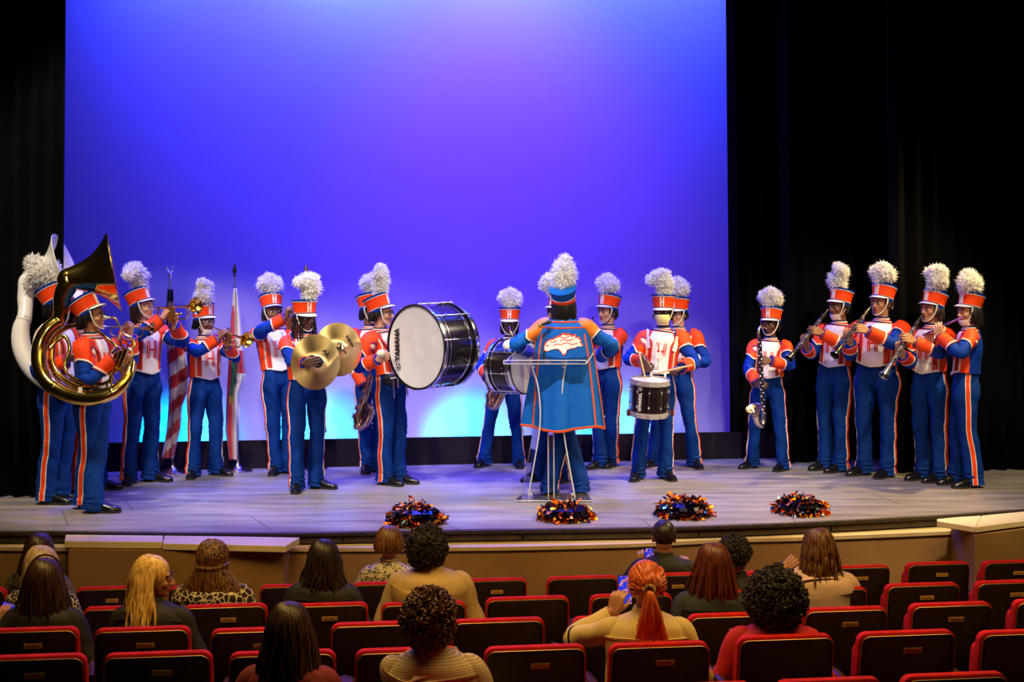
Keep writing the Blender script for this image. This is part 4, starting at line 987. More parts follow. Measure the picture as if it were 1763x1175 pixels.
pl['horn'] = player('brass player with raised elbow standing behind the cymbal player', 28, [(474, 816, 0), (500, 815, 40)], (474, 556, 0), (28, 4, 0),
    dict(p=(494, 536, -.30), f=(.15, -.2, .9), n=(.8, .3, 0), s='grip', e=(-1, -.5, -.45)), dict(p=(505, 544, -.26), f=(.1, 0, .9), n=(-.8, -.2, 0), s='grip', e=(1, -.1, -.6)), 'brown', 1.0, plume='round', ptilt=(-6, 0))
pl['sax_back'] = player('saxophonist standing half hidden behind the bass drummer at left of him', 12, [(632, 813, 0), (652, 812, 30)], (646, 556, 0), (40, 0, 0),
    dict(p=(629, 676, -.10), f=(.15, -.1, -1), n=(.5, .8, 0), s='grip', e=(-.9, .1, -.4)), dict(p=(664, 650, -.15), s='grip', e=(.8, .2, -.8)), 'brown', 1.0, plume='round', ptilt=(12, 0))
pl['cymbals'] = player('cymbal player with long dark braids and a swept white plume', 22, [(511, 846, 5), (549, 841, 70)], (531, 570, -.04), (33, -4, 0),
    dict(p=(537, 624, -.47), f=(.95, -.15, .15), n=(.3, .9, .1), s='play', e=(-.7, .1, -.7)), dict(p=(583, 609, -.12), f=(.3, .3, .6), n=(-.6, -.6, 0), s='grip', e=(.9, .3, -.8)), 'dark', 1.04, 1, plume='flop', ptilt=(4, 0), tilt=-0.12, hair=dict(low=.08, n=60))
pl['bass_drum'] = player('bass drummer in right-facing profile behind the large white-headed drum', 58, [(668, 835, 50), (691, 832, 62)], (672, 560, 0), (74, 0, 0),
    dict(p=(661, 615, -.40), f=(.55, -.3, .25), n=(.3, .9, .2), s='grip', e=(-.6, -.1, -.8)), dict(p=(722, 640, .3), s='grip', e=(.6, .5, -.6)), 'light', 1.02, plume='tall', ptilt=(3, 6), mask=None, glasses='dark', tilt=-0.42, hair=dict(low=.04))
pl['sax_mid'] = player('saxophonist with glasses and fluffy white plume, half behind the small bass drum', -6, [(832, 803, -25), (893, 804, 5)], (877, 576, -.03), (-2, 0, 0),
    dict(p=(842, 661, -.26), f=(.35, -.3, -.8), n=(.5, .7, -.2), s='grip', e=(-.9, .15, -.5)), dict(p=(880, 612, -.20), f=(-.5, -.2, .5), n=(.2, .9, 0), s='grip', e=(.8, .1, -.9)), 'dark', 1.0, 1, plume='round', ptilt=(4, 0), glasses='dark', tilt=-0.1, hair=dict(low=.0))
pl['drum_small'] = player('drummer with the small bass drum, mostly hidden behind the cape of the drum major', -48, [(924, 828, -50), (968, 830, -30)], (948, 560, .02), (-48, 0, 0),
    dict(p=(893, 604, -.36), f=(-.7, -.3, .2), n=(0, .5, -.8), s='grip', e=(-.3, -.4, -.9)), dict(p=(915, 622, -.05), s='grip', e=(.8, .2, -.8)), 'brown', 1.0, plume='round', ptilt=(-6, 30))
pl['clarinet_mid'] = player('clarinettist just right of the caped drum major, facing left', -32, [(1030, 806, -40), (1051, 804, -20)], (1036, 556, -.02), (-46, -2, 0),
    dict(p=(1001, 592, -.22), f=(-.3, -.4, .4), n=(.4, .8, .1), s='play', e=(-.7, 0, -.9)), dict(p=(1011, 570, -.22), f=(-.7, -.4, .3), n=(.3, .7, -.5), s='play', e=(.6, -.1, -.9)), 'light', 1.0, plume='round', ptilt=(4, 0), hair=dict(low=.04))
pl['glasses_back'] = player('player with glasses and no visible instrument, behind the snare drummer', -22, [(1122, 803, -30), (1197, 805, 10)], (1160, 560, 0), (-38, -4, 0),
    dict(p=(1142, 604, -.2), s='grip', e=(-.8, 0, -.8)), dict(p=(1170, 616, -.22), f=(-.6, -.5, .1), s='grip', e=(1, .1, -.7)), 'light', 1.12, plume='round', ptilt=(8, 0), glasses='dark', tilt=-0.2, hair=dict(low=.05))
pl['snare'] = player('snare drummer in a yellow face mask with a double white plume', -6, [(1097, 826, -20), (1148, 825, 15)], (1140, 559, -.03), (-14, 0, 0),
    dict(p=(1113, 633, -.30), f=(.25, -.4, -.8), n=(.4, .6, -.3), s='grip', e=(-.8, .25, -.6)), dict(p=(1163, 637, -.32), f=(-.75, -.45, -.2), n=(0, .3, -.9), s='grip', e=(1, .25, -.6)), 'dark', 1.02, plume='flop', ptilt=(-6, 0), mask='yellow', tilt=-0.12, hair=dict(low=.05))
pl['bass_clarinet'] = player('bass clarinet player, shortest of the woodwinds on the right', -18, [(1292, 806, -50), (1346, 810, -35)], (1322, 577, -.04), (-30, 0, 0),
    dict(p=(1310, 664, -.27), f=(.4, -.5, -.1), n=(.1, .8, -.1), s='play', e=(-.9, .2, -.5)), dict(p=(1317, 622, -.30), f=(-.85, -.3, -.05), n=(.1, .8, -.2), s='play', e=(1, .0, -.6)), 'dark', 1.02, 1, plume='round', ptilt=(2, 0), tilt=-0.25, hair=dict(low=.04))
pl['clarinet_mask'] = player('clarinettist with a white chin mask, beside the bass clarinet player', -42, [(1418, 809, -60), (1443, 813, -55)], (1434, 548, -.04), (-58, -2, 0),
    dict(p=(1386, 590, -.26), f=(-.3, -.35, .75), n=(.5, .6, .3), s='play', e=(-.5, -.2, -.95)), dict(p=(1404, 570, -.30), f=(-.8, -.2, .25), n=(.2, .8, -.4), s='play', e=(.6, -.5, -.8)), 'brown', 1.0, plume='double', ptilt=(-4, 0), mask='chin', hair=dict(low=.05))
pl['clarinet_stout'] = player('stout clarinettist with yellow-lit plume and open black clarinet bell', -36, [(1484, 818, -60), (1525, 822, -45)], (1508, 542, -.04), (-52, 0, 0),
    dict(p=(1460, 580, -.26), f=(-.3, -.35, .75), n=(.5, .6, .3), s='play', e=(-.4, -.2, -.95)), dict(p=(1481, 566, -.34), f=(-.8, -.2, .25), n=(.2, .8, -.4), s='play', e=(.7, -.5, -.8)), 'amber', 1.22, plume='round', ptilt=(4, 0), hairm=HAIRD, hair=dict(low=.05, curl=.012))
pl['clarinet_right'] = player('clarinettist with the tall tan plume beside the flute player', -50, [(1585, 826, -62), (1614, 830, -60)], (1592, 553, -.04), (-62, 2, 0),
    dict(p=(1550, 603, -.22), f=(-.3, -.3, .6), n=(.5, .6, .3), s='play', e=(-.3, -.4, -.95)), dict(p=(1563, 583, -.30), f=(-.8, -.2, .35), n=(.2, .8, -.4), s='play', e=(.6, -.6, -.7)), 'tan', 1.02, 1, plume='flop', ptilt=(14, 0), hairm=HAIRD, hair=dict(low=.0, n=120))
pl['flute'] = player('flute player with a black bob at the right end of the band', -104, [(1643, 834, -70), (1671, 840, -75)], (1655, 558, 0), (-70, -3, 0),
    dict(p=(1600, 580, .12), f=(.1, -.2, .8), n=(0, -.8, 0), s='play', e=(-.2, .4, -.9)), dict(p=(1615, 567, -.12), f=(-.2, .1, .95), n=(.4, .8, 0), s='play', e=(-.1, -.9, -.6)), 'light', .98, 1, plume='spiky', ptilt=(10, 0), mask='chin', hair=dict(low=-.03, n=170, side=.088, back=.10))
mj = pl['major'] = player('drum major seen from behind in a long blue cape with a white horse head', 174, [(948, 852, 165), (1000, 851, 185)], (974, 545, .08), (168, 0, 0),
    dict(p=(1026, 612, .26), s='relax', f=(-.5, .8, .1), e=(.95, -.2, -.45)), dict(p=(915, 606, .26), s='relax', f=(.4, .8, .1), e=(-.95, -.2, -.45)), 'brown', .98, 1, hat2=True, plume='egg', tilt=-.5, pscale=1.12, neck=-.012, ptilt=(2, 28), hair=dict(low=-.03, n=170, back=.10, side=.09))

# long braids of the cymbal player
cy = pl['cymbals']; q = MB(); rs = np.random.RandomState(4)
for i in range(26):
    a = rs.choice([-1, 1])*rs.uniform(.75, 2.6); x, y = math.sin(a)*.085, math.cos(a)*.09+.01; z1 = rs.uniform(-.20, -.05)
    pts = np.array([(x*.95, y*.95, .15), (x*1.12, y*1.1, .08), (x*1.25, y*1.2-.01, -.02), (x*1.2, y*1.2-.03, z1)])
    l = Loft(pts, .0065, M=26); g = l.rings(6)
    for j_ in range(len(g)):
        c = g[j_].mean(0); g[j_] = c+(g[j_]-c)*(1+.35*math.sin(j_*1.9))
    q.grid(g, HAIRB, cu=True, cap=True)
q.xform(cy['Mh']).build('braids', cy['o'])

# cape of the drum major
T = mj['T']; k = mj['k']; TL = mj['TL']; Nn = mj['N']
cb = P(970, 740, mj['root'][1]-.2); zb = mj['loc'](cb)[2]
ctr = [Nn+V3(0, 0, .012), Nn+V3(0, 0, -.02), Nn+V3(0, 0, -.06), Nn+V3(0, .0, -.12), Nn+V3(0, 0, -.30), Nn+V3(0, 0, -.55), V3(Nn[0], Nn[1], zb+.22), V3(Nn[0], Nn[1], zb)]
CL = Loft(ctr, np.array([.070, .105, .165, .205, .242, .278, .305, .335])*k*1.02, np.array([.068, .095, .120, .142, .170, .195, .210, .225])*k, M=60)
um = lambda v: 1.28+.22*v
fl_ = MB(); nu, nv = 90, 60; s = np.linspace(-1, 1, nu)[None]; v = np.linspace(0, 1, nv)[:, None]
def cape_pt(s, v, o=0.):
    s, v = np.broadcast_arrays(np.asarray(s, float), np.asarray(v, float)); a = -PI/2+s*(1.30+.22*v)
    fo = (.022*np.sin(s*9.5+.6)+.012*np.sin(s*17+1))*np.clip(v*1.3-.2, 0, 1)
    p = CL.pt(a, v, fo+o); p[..., 2] -= .018*np.sin(s*5+1)*v; return p
capo = MB(); outer = cape_pt(s, v, .012); inner_ = cape_pt(s, v, .006)
capo.grid(outer, CAPEB); capo.grid(inner_[:, ::-1], mat('cape_lining', (.62, .09, .02), .6))
cape = capo.build('cape', mj['o'])
# shift so that local frame is respected (CL is already local)
def cstrip(mb, mt, sv, wd, off, n=60):
    sv = np.array(sv, float); t = np.linspace(0, 1, n); ss = np.interp(t, np.linspace(0, 1, len(sv)), sv[:, 0]); vv = np.interp(t, np.linspace(0, 1, len(sv)), sv[:, 1])
    p = cape_pt(ss, vv, off); qn = nrm(p-cape_pt(ss, vv, off-.01)); ribbon(mb, mt, p, qn, wd, 0, .008)
q = MB()
for wd, mt, off in ((.020, GOLDC, .016), (.009, RED, .018)):
    cstrip(q, mt, [(-.995, .06), (-.995, .99)], wd, off); cstrip(q, mt, [(.995, .06), (.995, .99)], wd, off); cstrip(q, mt, [(-.995, .99), (.995, .99)], wd, off, 90)
    cstrip(q, mt, [(-.66, .15), (-.56, .985)], wd*.8, off); cstrip(q, mt, [(.66, .15), (.56, .985)], wd*.8, off)
    cstrip(q, mt, [(-.9, .045), (.9, .045)], wd, off); cstrip(q, mt, [(-.9, .095), (.9, .095)], wd*.7, off)
q.build('cape_trim', cape)
q = MB(); Lc = CL.s
def hfn(X, Y, o): return cape_pt(X/(1.36*.215*k), .232-np.asarray(Y)/Lc, o)
decal(q, [(x*.93*k, y*.98*k) for x, y in HORSE], lambda X, Y: hfn(X, Y, .0165), .0035, ORANGE)
decal(q, [(x*.85*k, (y-.004)*.84*k) for x, y in HORSE], lambda X, Y: hfn(X, Y, .019), .0035, WHITE)
for ln in ([(-.10, .045), (-.05, .03), (-.01, .045), (.02, .03)], [(-.13, .0), (-.08, -.01), (-.04, .01), (.0, .0), (.03, -.01)], [(-.06, .07), (-.02, .06), (.03, .065)], [(.05, .03), (.09, .015), (.11, .018)], [(.115, -.018), (.15, -.022)], [(.03, .0), (.06, -.005), (.075, -.018)]):
    a = catmull(np.array(ln)*.85*k, 12); p = hfn(a[:, 0], a[:, 1], .021); ribbon(q, ORANGE, p, nrm(p-hfn(a[:, 0], a[:, 1], .01)), .006, 0, .004)
q.build('cape_emblem', cape)
# gold shoulder tabs over the cape
q = MB()
for sg in (-1, 1):
    vv = np.linspace(.04, .20, 8); u0 = 0 if sg > 0 else PI
    for wd, mt, off in ((.078, RED, .030), (.068, WHITE, .034), (.046, GOLDC, .038)):
        TL.strip(q, mt, np.column_stack([vv*0+u0-.22*sg, vv*1.25+.06]), wd*k, off, th=.02)
q.build('shoulder_tab', mj['o'])

# ------------------------------------------------------------------ instruments in place
dW = pl['sousa_gold']['root'][1]
def pth(l, d): return np.array([P(x, y, d+dd) for x, y, dd in l])
neck = pth([(118, 489, .03), (111, 503, .03), (107, 520, .04), (106, 538, .04), (103, 553, .04)], dW)
main = pth([(104, 552, .04), (84, 568, .0), (70, 595, -.03), (69, 628, -.08), (82, 657, -.14), (108, 676, -.20), (140, 686, -.26), (174, 685, -.30), (204, 671, -.28), (222, 646, -.22), (227, 624, -.16)], dW)
inn = pth([(150, 556, .05), (112, 566, .08), (93, 588, .05), (90, 618, .0), (100, 643, -.06), (122, 661, -.13), (150, 671, -.22), (182, 672, -.27), (206, 660, -.27), (219, 640, -.22)], dW)
inn2 = pth([(163, 566, -.02), (178, 578, -.16), (196, 592, -.2), (208, 606, -.2), (214, 622, -.19), (208, 645, -.2)], dW)
inn3 = pth([(86, 600, -.02), (97, 588, .02), (112, 580, .04), (120, 600, 0), (112, 630, -.05), (124, 650, -.12), (150, 661, -.2), (176, 662, -.25), (196, 652, -.26)], dW)
lead = pth([(181, 546, -.02), (186, 547, -.02), (199, 549, -.03), (205, 560, -.05), (214, 575, -.08), (228, 584, -.1), (231, 596, -.12), (221, 604, -.14), (210, 608, -.16)], dW)
low = pth([(190, 652, -.26), (184, 664, -.27), (190, 672, -.27), (202, 662, -.26), (222, 628, -.22), (228, 608, -.2), (222, 600, -.18)], dW)
low2 = pth([(196, 640, -.29), (190, 655, -.3), (196, 664, -.3), (210, 650, -.29), (224, 622, -.27)], dW)
sg_ = sousaphone(main, [.062, .064, .066, .066, .064, .062, .060, .054, .048, .040, .034], P(195, 468, dW+.14), nrm(V3(.94, .28, .17)), .345, GOLD,
    dict(neck=neck, neck_r=[.084, .078, .072, .066, .062], branches=[(inn, [.020, .022, .024, .025, .026, .026, .024, .022, .020, .018]), (inn2, .014), (inn3, .016), (lead, [.012, .009, .009, .009, .010, .011, .012, .012, .012]), (low, .010), (low2, .010)], ferrules=(.01, .45, .8)),
    'gold lacquered sousaphone with its bell facing right', valves=dict(c=P(219, 600, dW-.25), dir=(.35, -.15, .8), row=(-.8, .1, -.35)))
q = MB(); c0 = P(138, 672, dW-.31); q.box(c0, (.03, .01, .045), WHITE, rotm('Y', .1)[:3, :3]); put(q, 'label_sticker', sg_, label='small white sticker')
q = MB(); M = mat4(zframe(P(197, 549, dW-.03)-P(181, 546, dW-.02), (0, 0, 1)), P(180, 546, dW-.02)); q.lathe([(.020, 0), (.019, .008), (.012, .022), (.010, .05)], SILVER, 16, M=M); put(q, 'mouthpiece', sg_)
for i_, (a, b_) in enumerate((((86, 660), (100, 650)), ((152, 684), (150, 668)), ((205, 668), (200, 655)))):
    q = MB(); q.tube([P(a[0], a[1], dW-.2), P(b_[0], b_[1], dW-.14)], [.006]*2, GOLD, 8); put(q, 'brace', sg_)
dV = pl['sousa_white']['root'][1]
neck = pth([(47, 499, .13), (44, 514, .10), (44, 532, .05), (42, 550, 0)], dV)
main = pth([(42, 548, 0), (36, 568, -.03), (37, 595, -.06), (47, 622, -.09), (64, 645, -.12), (88, 662, -.15), (118, 672, -.18), (150, 668, -.2), (176, 650, -.15)], dV)
inn = pth([(76, 560, .0), (64, 575, .0), (60, 596, -.02), (66, 620, -.06), (82, 640, -.12), (110, 655, -.16)], dV)
sw = sousaphone(main, [.060, .072, .078, .078, .074, .068, .060, .050, .04], P(115, 463, dV+.20), nrm(V3(.92, .12, .34)), .325, WHORN,
    dict(neck=neck, neck_r=[.078, .068, .062, .062], branches=[(inn, .020)], ferrules=(.01, .62)), 'white fibreglass sousaphone behind the gold one')

def W(k_, x, y, dd): return P(x, y, pl[k_]['root'][1]+dd)
trumpet(W('trumpet_hidden', 176, 562, -.02), W('trumpet_hidden', 262, 566, -.06), 'trumpet poking out from behind the gold sousaphone')
trumpet(W('trumpet_tall', 258, 531, -.13), W('trumpet_tall', 337, 527, -.48), 'brass trumpet held level by the tall trumpeter')
trumpet(W('trumpet_short', 366, 565, -.12), W('trumpet_short', 425, 585, -.52), 'brass trumpet angled down by the short trumpeter')
trumpet(W('horn', 481, 545, -.12), W('horn', 512, 549, -.56), 'brass trumpet raised behind the plumed cymbal player')
# cymbals
def cymbal(c, n, r, upv, txt, label, strap):
    o = thing('cymbal', c, label, 'cymbal', 'pair of marching cymbals'); M = mat4(zframe(n, upv), c)
    m = MB(); m.lathe([(.004, .030), (.03, .028), (.055, .016), (.066, .009), (.12, .006), (.19, .002), (r, -.006), (r, -.008), (.12, .003), (.06, .004), (.05, .010), (.004, .022)], BRONZE, 72, cap=False); pl_ = m.build('cymbal_plate', o); Mr = M.copy(); Mr[:3, 3] = 0; pl_.matrix_local = Matrix(Mr.tolist())
    m = MB()
    if strap == 'pad': m.lathe([(.002, .045), (.045, .043), (.052, .036), (.050, .030)], BLACKC, 24, M=M, cap=False); m.tube(xf(M, [(-.04, 0, .045), (0, 0, .08), (.05, 0, .045)]), [.008]*3, BLACKC, 8)
    else:
        for a, b_ in (((-.055, .02), (.0, .0)), ((.0, .0), (.05, -.045)), ((0, 0), (.01, .06)), ((0, 0), (-.02, .07))): m.tube(xf(M, [(a[0], a[1], .036), ((a[0]+b_[0])/2, (a[1]+b_[1])/2+.006, .046), (b_[0], b_[1], .040)]), [.006]*3, BLACKC, 7)
    put(m, 'strap', o)
    m = MB(); R2 = rotm('Z', txt[2]); ink = mat('black_ink', (.01, .01, .01), .5, var=0)
    text_on(m, txt[0], txt[1], ink, lambda x, y, z: xf(M @ R2, (x, y+txt[3], .0075+z)), .001); put(m, 'lettering', o)
    return o
cymbal(W('cymbals', 544, 624, -.37), nrm(V3(.62, -.80, .06)), .245, (-.06, 0, 1), ('AA', .055, -.95, .125), 'front cymbal held by the hand in front of the player', 'pad')
cymbal(W('cymbals', 583, 602, -.16), nrm(V3(.60, -.80, .10)), .242, (-.10, 0, 1), ('SABIAN', .036, -1.1, .135), 'rear cymbal with knotted black strap showing', 'knot')
# big bass drum
HEADM = mat('drum_head_white', (.82, .83, .84), .45, var=.06, vs=5, bump=.03)
SHELLB = mat('black_drum_shell', (.012, .008, .009), .16, var=.4, vs=8); BH = mat('black_hoop', (.012, .011, .012), .3)
dB = pl['bass_drum']['root'][1]
ax_ = nrm(V3(-.68, -.72, -.02)); fc = P(716, 598, dB-.52)
bd, M = drum(fc-ax_*.21, ax_, .372, .40, 'large black bass drum with a white head lettered in black', 'bass_drum', HEADM, SHELLB, BH, lugs=10, hooprim=SILVER)
ink = mat('black_ink', (.01, .01, .01), .5, var=0)
Ml = mat4(zframe(ax_, (0, 0, 1)), fc)
# frame: z = outwards, y = up, x = right as seen
q = MB(); Rt = rotm('Z', PI/2-.03)
text_on(q, 'YAMAHA', .083, ink, lambda x, y, z: xf(Ml, (-.243-y*1.0, x*.86+.012, .0085+z)), .0035, 1.0)
cc = V3(-.235, -.178, 0)
q.lathe([(.0, .0095), (.030, .0095), (.030, .0075)], ink, 30, M=Ml @ mat4(t=(cc[0], cc[1], 0)), cap=False)
q.lathe([(.0235, .0102), (.0265, .0104)], HEADM, 30, M=Ml @ mat4(t=(cc[0], cc[1], 0)), cap=False)
for i in range(3):
    a = PI/2+i*2*PI/3; q.tube(xf(Ml, [(cc[0], cc[1], .011), (cc[0]+math.cos(a)*.023, cc[1]+math.sin(a)*.023, .011)]), [.0024]*2, HEADM, 5)
    for s_ in (-.32, .32): q.tube(xf(Ml, [(cc[0]+math.cos(a)*.008, cc[1]+math.sin(a)*.008, .011), (cc[0]+math.cos(a+s_)*.018, cc[1]+math.sin(a+s_)*.018, .011)]), [.0017]*2, HEADM, 5)
put(q, 'head_lettering', bd)
mallet(W('bass_drum', 656, 609, -.47), W('bass_drum', 666, 622, -.38), .040, 'cream felt mallet ball in front of the large drum')
# carrier hardware below the drum
q = thing('drum_carrier', W('bass_drum', 684, 655, -.25), 'chrome and black carrier fitting at the waist of the bass drummer', 'drum carrier')
m = MB()
for a, b_ in (((676, 645), (679, 686)), ((684, 640), (686, 668)), ((672, 652), (700, 648)), ((698, 650), (702, 682))): m.tube([W('bass_drum', a[0], a[1], -.30), W('bass_drum', b_[0], b_[1], -.28)], [.008]*2, SILVER, 8)
put(m, 'bracket', q)
m = MB(); m.ell(W('bass_drum', 676, 655, -.14), (.10, .05, .06), BLACKC, 14, 8); put(m, 'hip_pad', q)
# small bass drum
dS = pl['drum_small']['root'][1]; ax2 = nrm(V3(.80, -.60, .02)); c2 = P(884, 631, dS-.48)
sd, M2 = drum(c2, ax2, .243, .27, 'small black bass drum hanging left of the podium', 'bass_drum', HEADM, SHELLB, BH, lugs=8, hooprim=SILVER)
q = MB(); q.lathe([(.0, .002), (.016, .002), (.016, 0)], GOLD, 20, M=mat4(zframe((0, -1, 0), up), P(870, 635, dS-.70)), cap=False)
for s in (-1, 1): q.ell(P(870+s*6.5, 635, dS-.70), (.006, .006, .008), SILVER, 8, 6)
put(q, 'badge', sd)
mallet(W('drum_small', 877, 596, -.60), W('drum_small', 894, 603, -.40), .062, 'fat white mallet head over the small bass drum')
# saxophones
a_ = 'sax_mid'
sax([W(a_, 877, 563, -.16), W(a_, 879, 571, -.20), W(a_, 883, 582, -.22), W(a_, 876, 600, -.24), W(a_, 862, 630, -.27), W(a_, 848, 668, -.30), W(a_, 843, 690, -.31), W(a_, 850, 700, -.32), W(a_, 858, 688, -.34), W(a_, 868, 662, -.35)], [.010, .012, .014, .020, .026, .034, .040, .044, .048, .056], 1, 'alto saxophone of the glasses-wearing player, beside the small bass drum', side=(-.7, -.7, .1))
a_ = 'sax_back'
sax([W(a_, 648, 560, -.1), W(a_, 650, 575, -.12), W(a_, 648, 600, -.14), W(a_, 643, 632, -.14), W(a_, 634, 670, -.14), W(a_, 622, 704, -.16), W(a_, 616, 724, -.17), W(a_, 622, 735, -.18), W(a_, 632, 724, -.2), W(a_, 640, 702, -.2)], [.010, .012, .018, .022, .028, .038, .044, .046, .050, .056], 1, 'alto saxophone lowered beside the leg of the bass drummer', side=(-.7, -.7, .1))
# bass clarinet
a_ = 'bass_clarinet'; BCM = mat('silver_bell', (.62, .52, .42), .22, 1., var=.15)
o = thing('bass_clarinet', W(a_, 1312, 650, -.3), 'black bass clarinet with an upturned silver bell', 'bass clarinet')
q = MB(); q.tube([W(a_, 1321, 566, -.14), W(a_, 1315, 563, -.2), W(a_, 1309, 563, -.26), W(a_, 1306, 572, -.29), W(a_, 1307, 584, -.29)], [.009, .011, .013, .014, .016], BCM, 12, 30); put(q, 'neck', o)
q = MB(); q.tube([W(a_, 1307, 582, -.29), W(a_, 1310, 640, -.29), W(a_, 1314, 700, -.29)], [.017, .018, .019], BLKW, 14, 10); put(q, 'body_tube', o)
q = MB(); q.tube([W(a_, 1314, 698, -.29), W(a_, 1316, 722, -.29), W(a_, 1312, 733, -.3), W(a_, 1305, 728, -.32), W(a_, 1301, 715, -.34)], [.020, .024, .028, .034, .046], BCM, 18, 34)
Tn = nrm(W(a_, 1297, 702, -.38)-W(a_, 1303, 722, -.33)); q.lathe([(.042, -.03), (.052, -.005), (.070, .025), (.082, .040), (.084, .043), (.078, .041), (.05, .0), (.02, -.04)], BCM, 28, M=mat4(zframe(Tn, (1, 0, .2)), W(a_, 1299, 709, -.355)), cap=False); put(q, 'bell', o)
q = MB(); rs = np.random.RandomState(3)
for i, y in enumerate(np.linspace(590, 712, 22)):
    x = 1307+(y-582)*.06; s = (-1, 1)[i % 2]; c = W(a_, x+s*1.6, y, -.315); q.ell(c, (.010, .007, .010), SILVER, 8, 5)
for s in (-1, 1): q.tube([W(a_, 1307.5+s*3.2, 588, -.30), W(a_, 1314.5+s*3.2, 712, -.30)], [.0035]*2, SILVER, 6)
for y in (606, 640, 676, 706): q.lathe([(.021, -.003), (.021, .003)], SILVER, 14, M=mat4(t=W(a_, 1307+(y-582)*.06, y, -.29)))
put(q, 'keywork', o)
# clarinets and flute
clarinet(W('clarinet_mid', 1024, 543, -.13), W('clarinet_mid', 975, 610, -.40), 'clarinet half hidden behind the drum major')
clarinet(W('clarinet_mask', 1426, 533, -.16), W('clarinet_mask', 1358, 618, -.46), 'clarinet pointing down towards the bass clarinet player')
clarinet(W('clarinet_stout', 1499, 528, -.17), W('clarinet_stout', 1437, 612, -.55), 'clarinet of the stout player with its bell turned to the camera')
clarinet(W('clarinet_right', 1587, 543, -.14), W('clarinet_right', 1521, 648, -.44), 'clarinet with a silver-grey bell held lowest, beside the flute', bellm=mat('grey_bell', (.30, .34, .42), .25, .8))
a_ = 'flute'; m0, m1 = W(a_, 1657, 546, -.07), W(a_, 1588, 578, -.02)
o = thing('flute', (m0+m1)/2, 'violet metal flute at the right end of the band', 'flute'); FL = mat('violet_flute', (.30, .12, .55), .22, .9, var=.1)
q = MB(); q.tube([m0, m1], [.0105, .0105], FL, 12); put(q, 'tube', o)
q = MB(); c = m0+(m1-m0)*.16; q.ell(c+V3(0, 0, .010), (.014, .012, .004), SILVER, 10, 6); put(q, 'lip_plate', o)
q = MB()
for t in np.linspace(.35, .95, 14): q.ell(m0+(m1-m0)*t+V3(0, -.004, .012), (.009, .009, .005), SILVER, 8, 5)
q.tube([m0+(m1-m0)*.32+V3(0, -.012, .004), m0+(m1-m0)*.97+V3(0, -.012, .004)], [.003]*2, SILVER, 6); put(q, 'keywork', o)
# snare drum, carrier, sticks
dN = pl['snare']['root'][1]; ax3 = nrm(V3(.045, -.10, 1)); top = P(1119.5, 654, dN-.40); 
sn, M3 = drum(top-ax3*.165, ax3, .176, .31, 'black snare drum with white lettering, slung in front of the masked drummer', 'snare_drum', mat('snare_head', (.62, .58, .56), .5, var=.1), SHELLB, mat('snare_hoop', (.74, .72, .68), .3, .6, var=.06), upv=(0, 1, 0), lugs=10, snare=True)
wink = mat('white_ink', (.8, .8, .8), .5, var=0)
q = MB(); zc = zframe(ax3, (0, -1, 0))   # y axis of this frame faces the camera
Mc = mat4(zc, top-ax3*.165); rr = .176*.985
def cyl(a0): return lambda x, y, z: xf(Mc, (rr*math.sin(a0-y/rr)*(1+z), rr*math.cos(a0-y/rr)*(1+z), -x))
def cyl2(a0, zz): 
    def f(x, y, z): a = a0+y/rr; r2 = rr+.002+z; return xf(Mc, (r2*math.sin(a), r2*math.cos(a), zz-x))
    return f
sgn = 1 if zc[0][0] > 0 else -1
a0 = -.62*sgn
def lab(x, y, z):
    a = a0+sgn*y/rr; r2 = rr+.002+z; return xf(Mc, (r2*math.sin(a), r2*math.cos(a), -.025-x))
text_on(q, 'YAMAHA', .042, wink, lab, .0022)
t = np.linspace(0, 2*PI, 20); q.tube(np.array([lab(-.125+.017*math.cos(a), .017*math.sin(a), .001) for a in t]), [.002]*20, wink, 5, 20)
for i in range(3):
    a = i*2*PI/3+PI/2; q.tube(np.array([lab(-.125, 0, .001), lab(-.125+.013*math.sin(a), .013*math.cos(a), .001)]), [.002]*2, wink, 5)
put(q, 'shell_lettering', sn)
q = MB()
for s in (-1, 1): q.box(P(1119.5+s*37, 711, dN-.40), (.035, .05, .055), SILVER)
put(q, 'snare_strainer', sn)
S_ = pl['snare']; hr = MB(); hv = []
h_o = thing('drum_harness', W('snare', 1133, 600, -.15), 'white shoulder harness carrying the snare drum', 'drum harness')
for s in (-1, 1):
    uv = [(PI/2+s*u_, v_) for u_, v_ in ((1.45, .15), (1.12, .18), (.92, .24), (.80, .32), (.74, .42), (.70, .50))]
    hr = MB(); S_['TL'].strip(hr, VISOR, uv, .052, .014, 26, th=.02)
    hr.v = [xf(S_['T'], a) for a in hr.v]; put(hr, 'shoulder_strap', h_o, fix=True)
q = MB()
for s in (-1, 1): q.tube([W('snare', 1133+s*17, 580, -.17), W('snare', 1133+s*5, 590, -.20), W('snare', 1133+s*4, 610, -.22), W('snare', 1133+s*13, 640, -.24)], [.006]*4, VISOR, 8, 20)
q.box(W('snare', 1133, 612, -.23), (.055, .03, .05), VISOR); q.tube([W('snare', 1121, 640, -.24), W('snare', 1147, 640, -.24)], [.01]*2, VISOR, 8)
for s in (-1, 1): q.tube([W('snare', 1133+s*12, 636, -.24), W('snare', 1133+s*12, 655, -.26)], [.012]*2, VISOR, 10)
put(q, 'bracket', h_o)
q = MB(); S_['TL'].patch(q, VISOR, PI/2-.42, PI/2+.42, .62, .98, .022, 12, 8, .02); q.v = [xf(S_['T'], a) for a in q.v]; put(q, 'belly_plate', h_o, fix=True)
stick(W('snare', 1112, 656, -.48), W('snare', 1100, 607, -.34), 'drumstick raised steeply in the right hand of the snare drummer')
stick(W('snare', 1120, 645, -.45), W('snare', 1193, 629, -.40), 'drumstick held level across the snare drum')

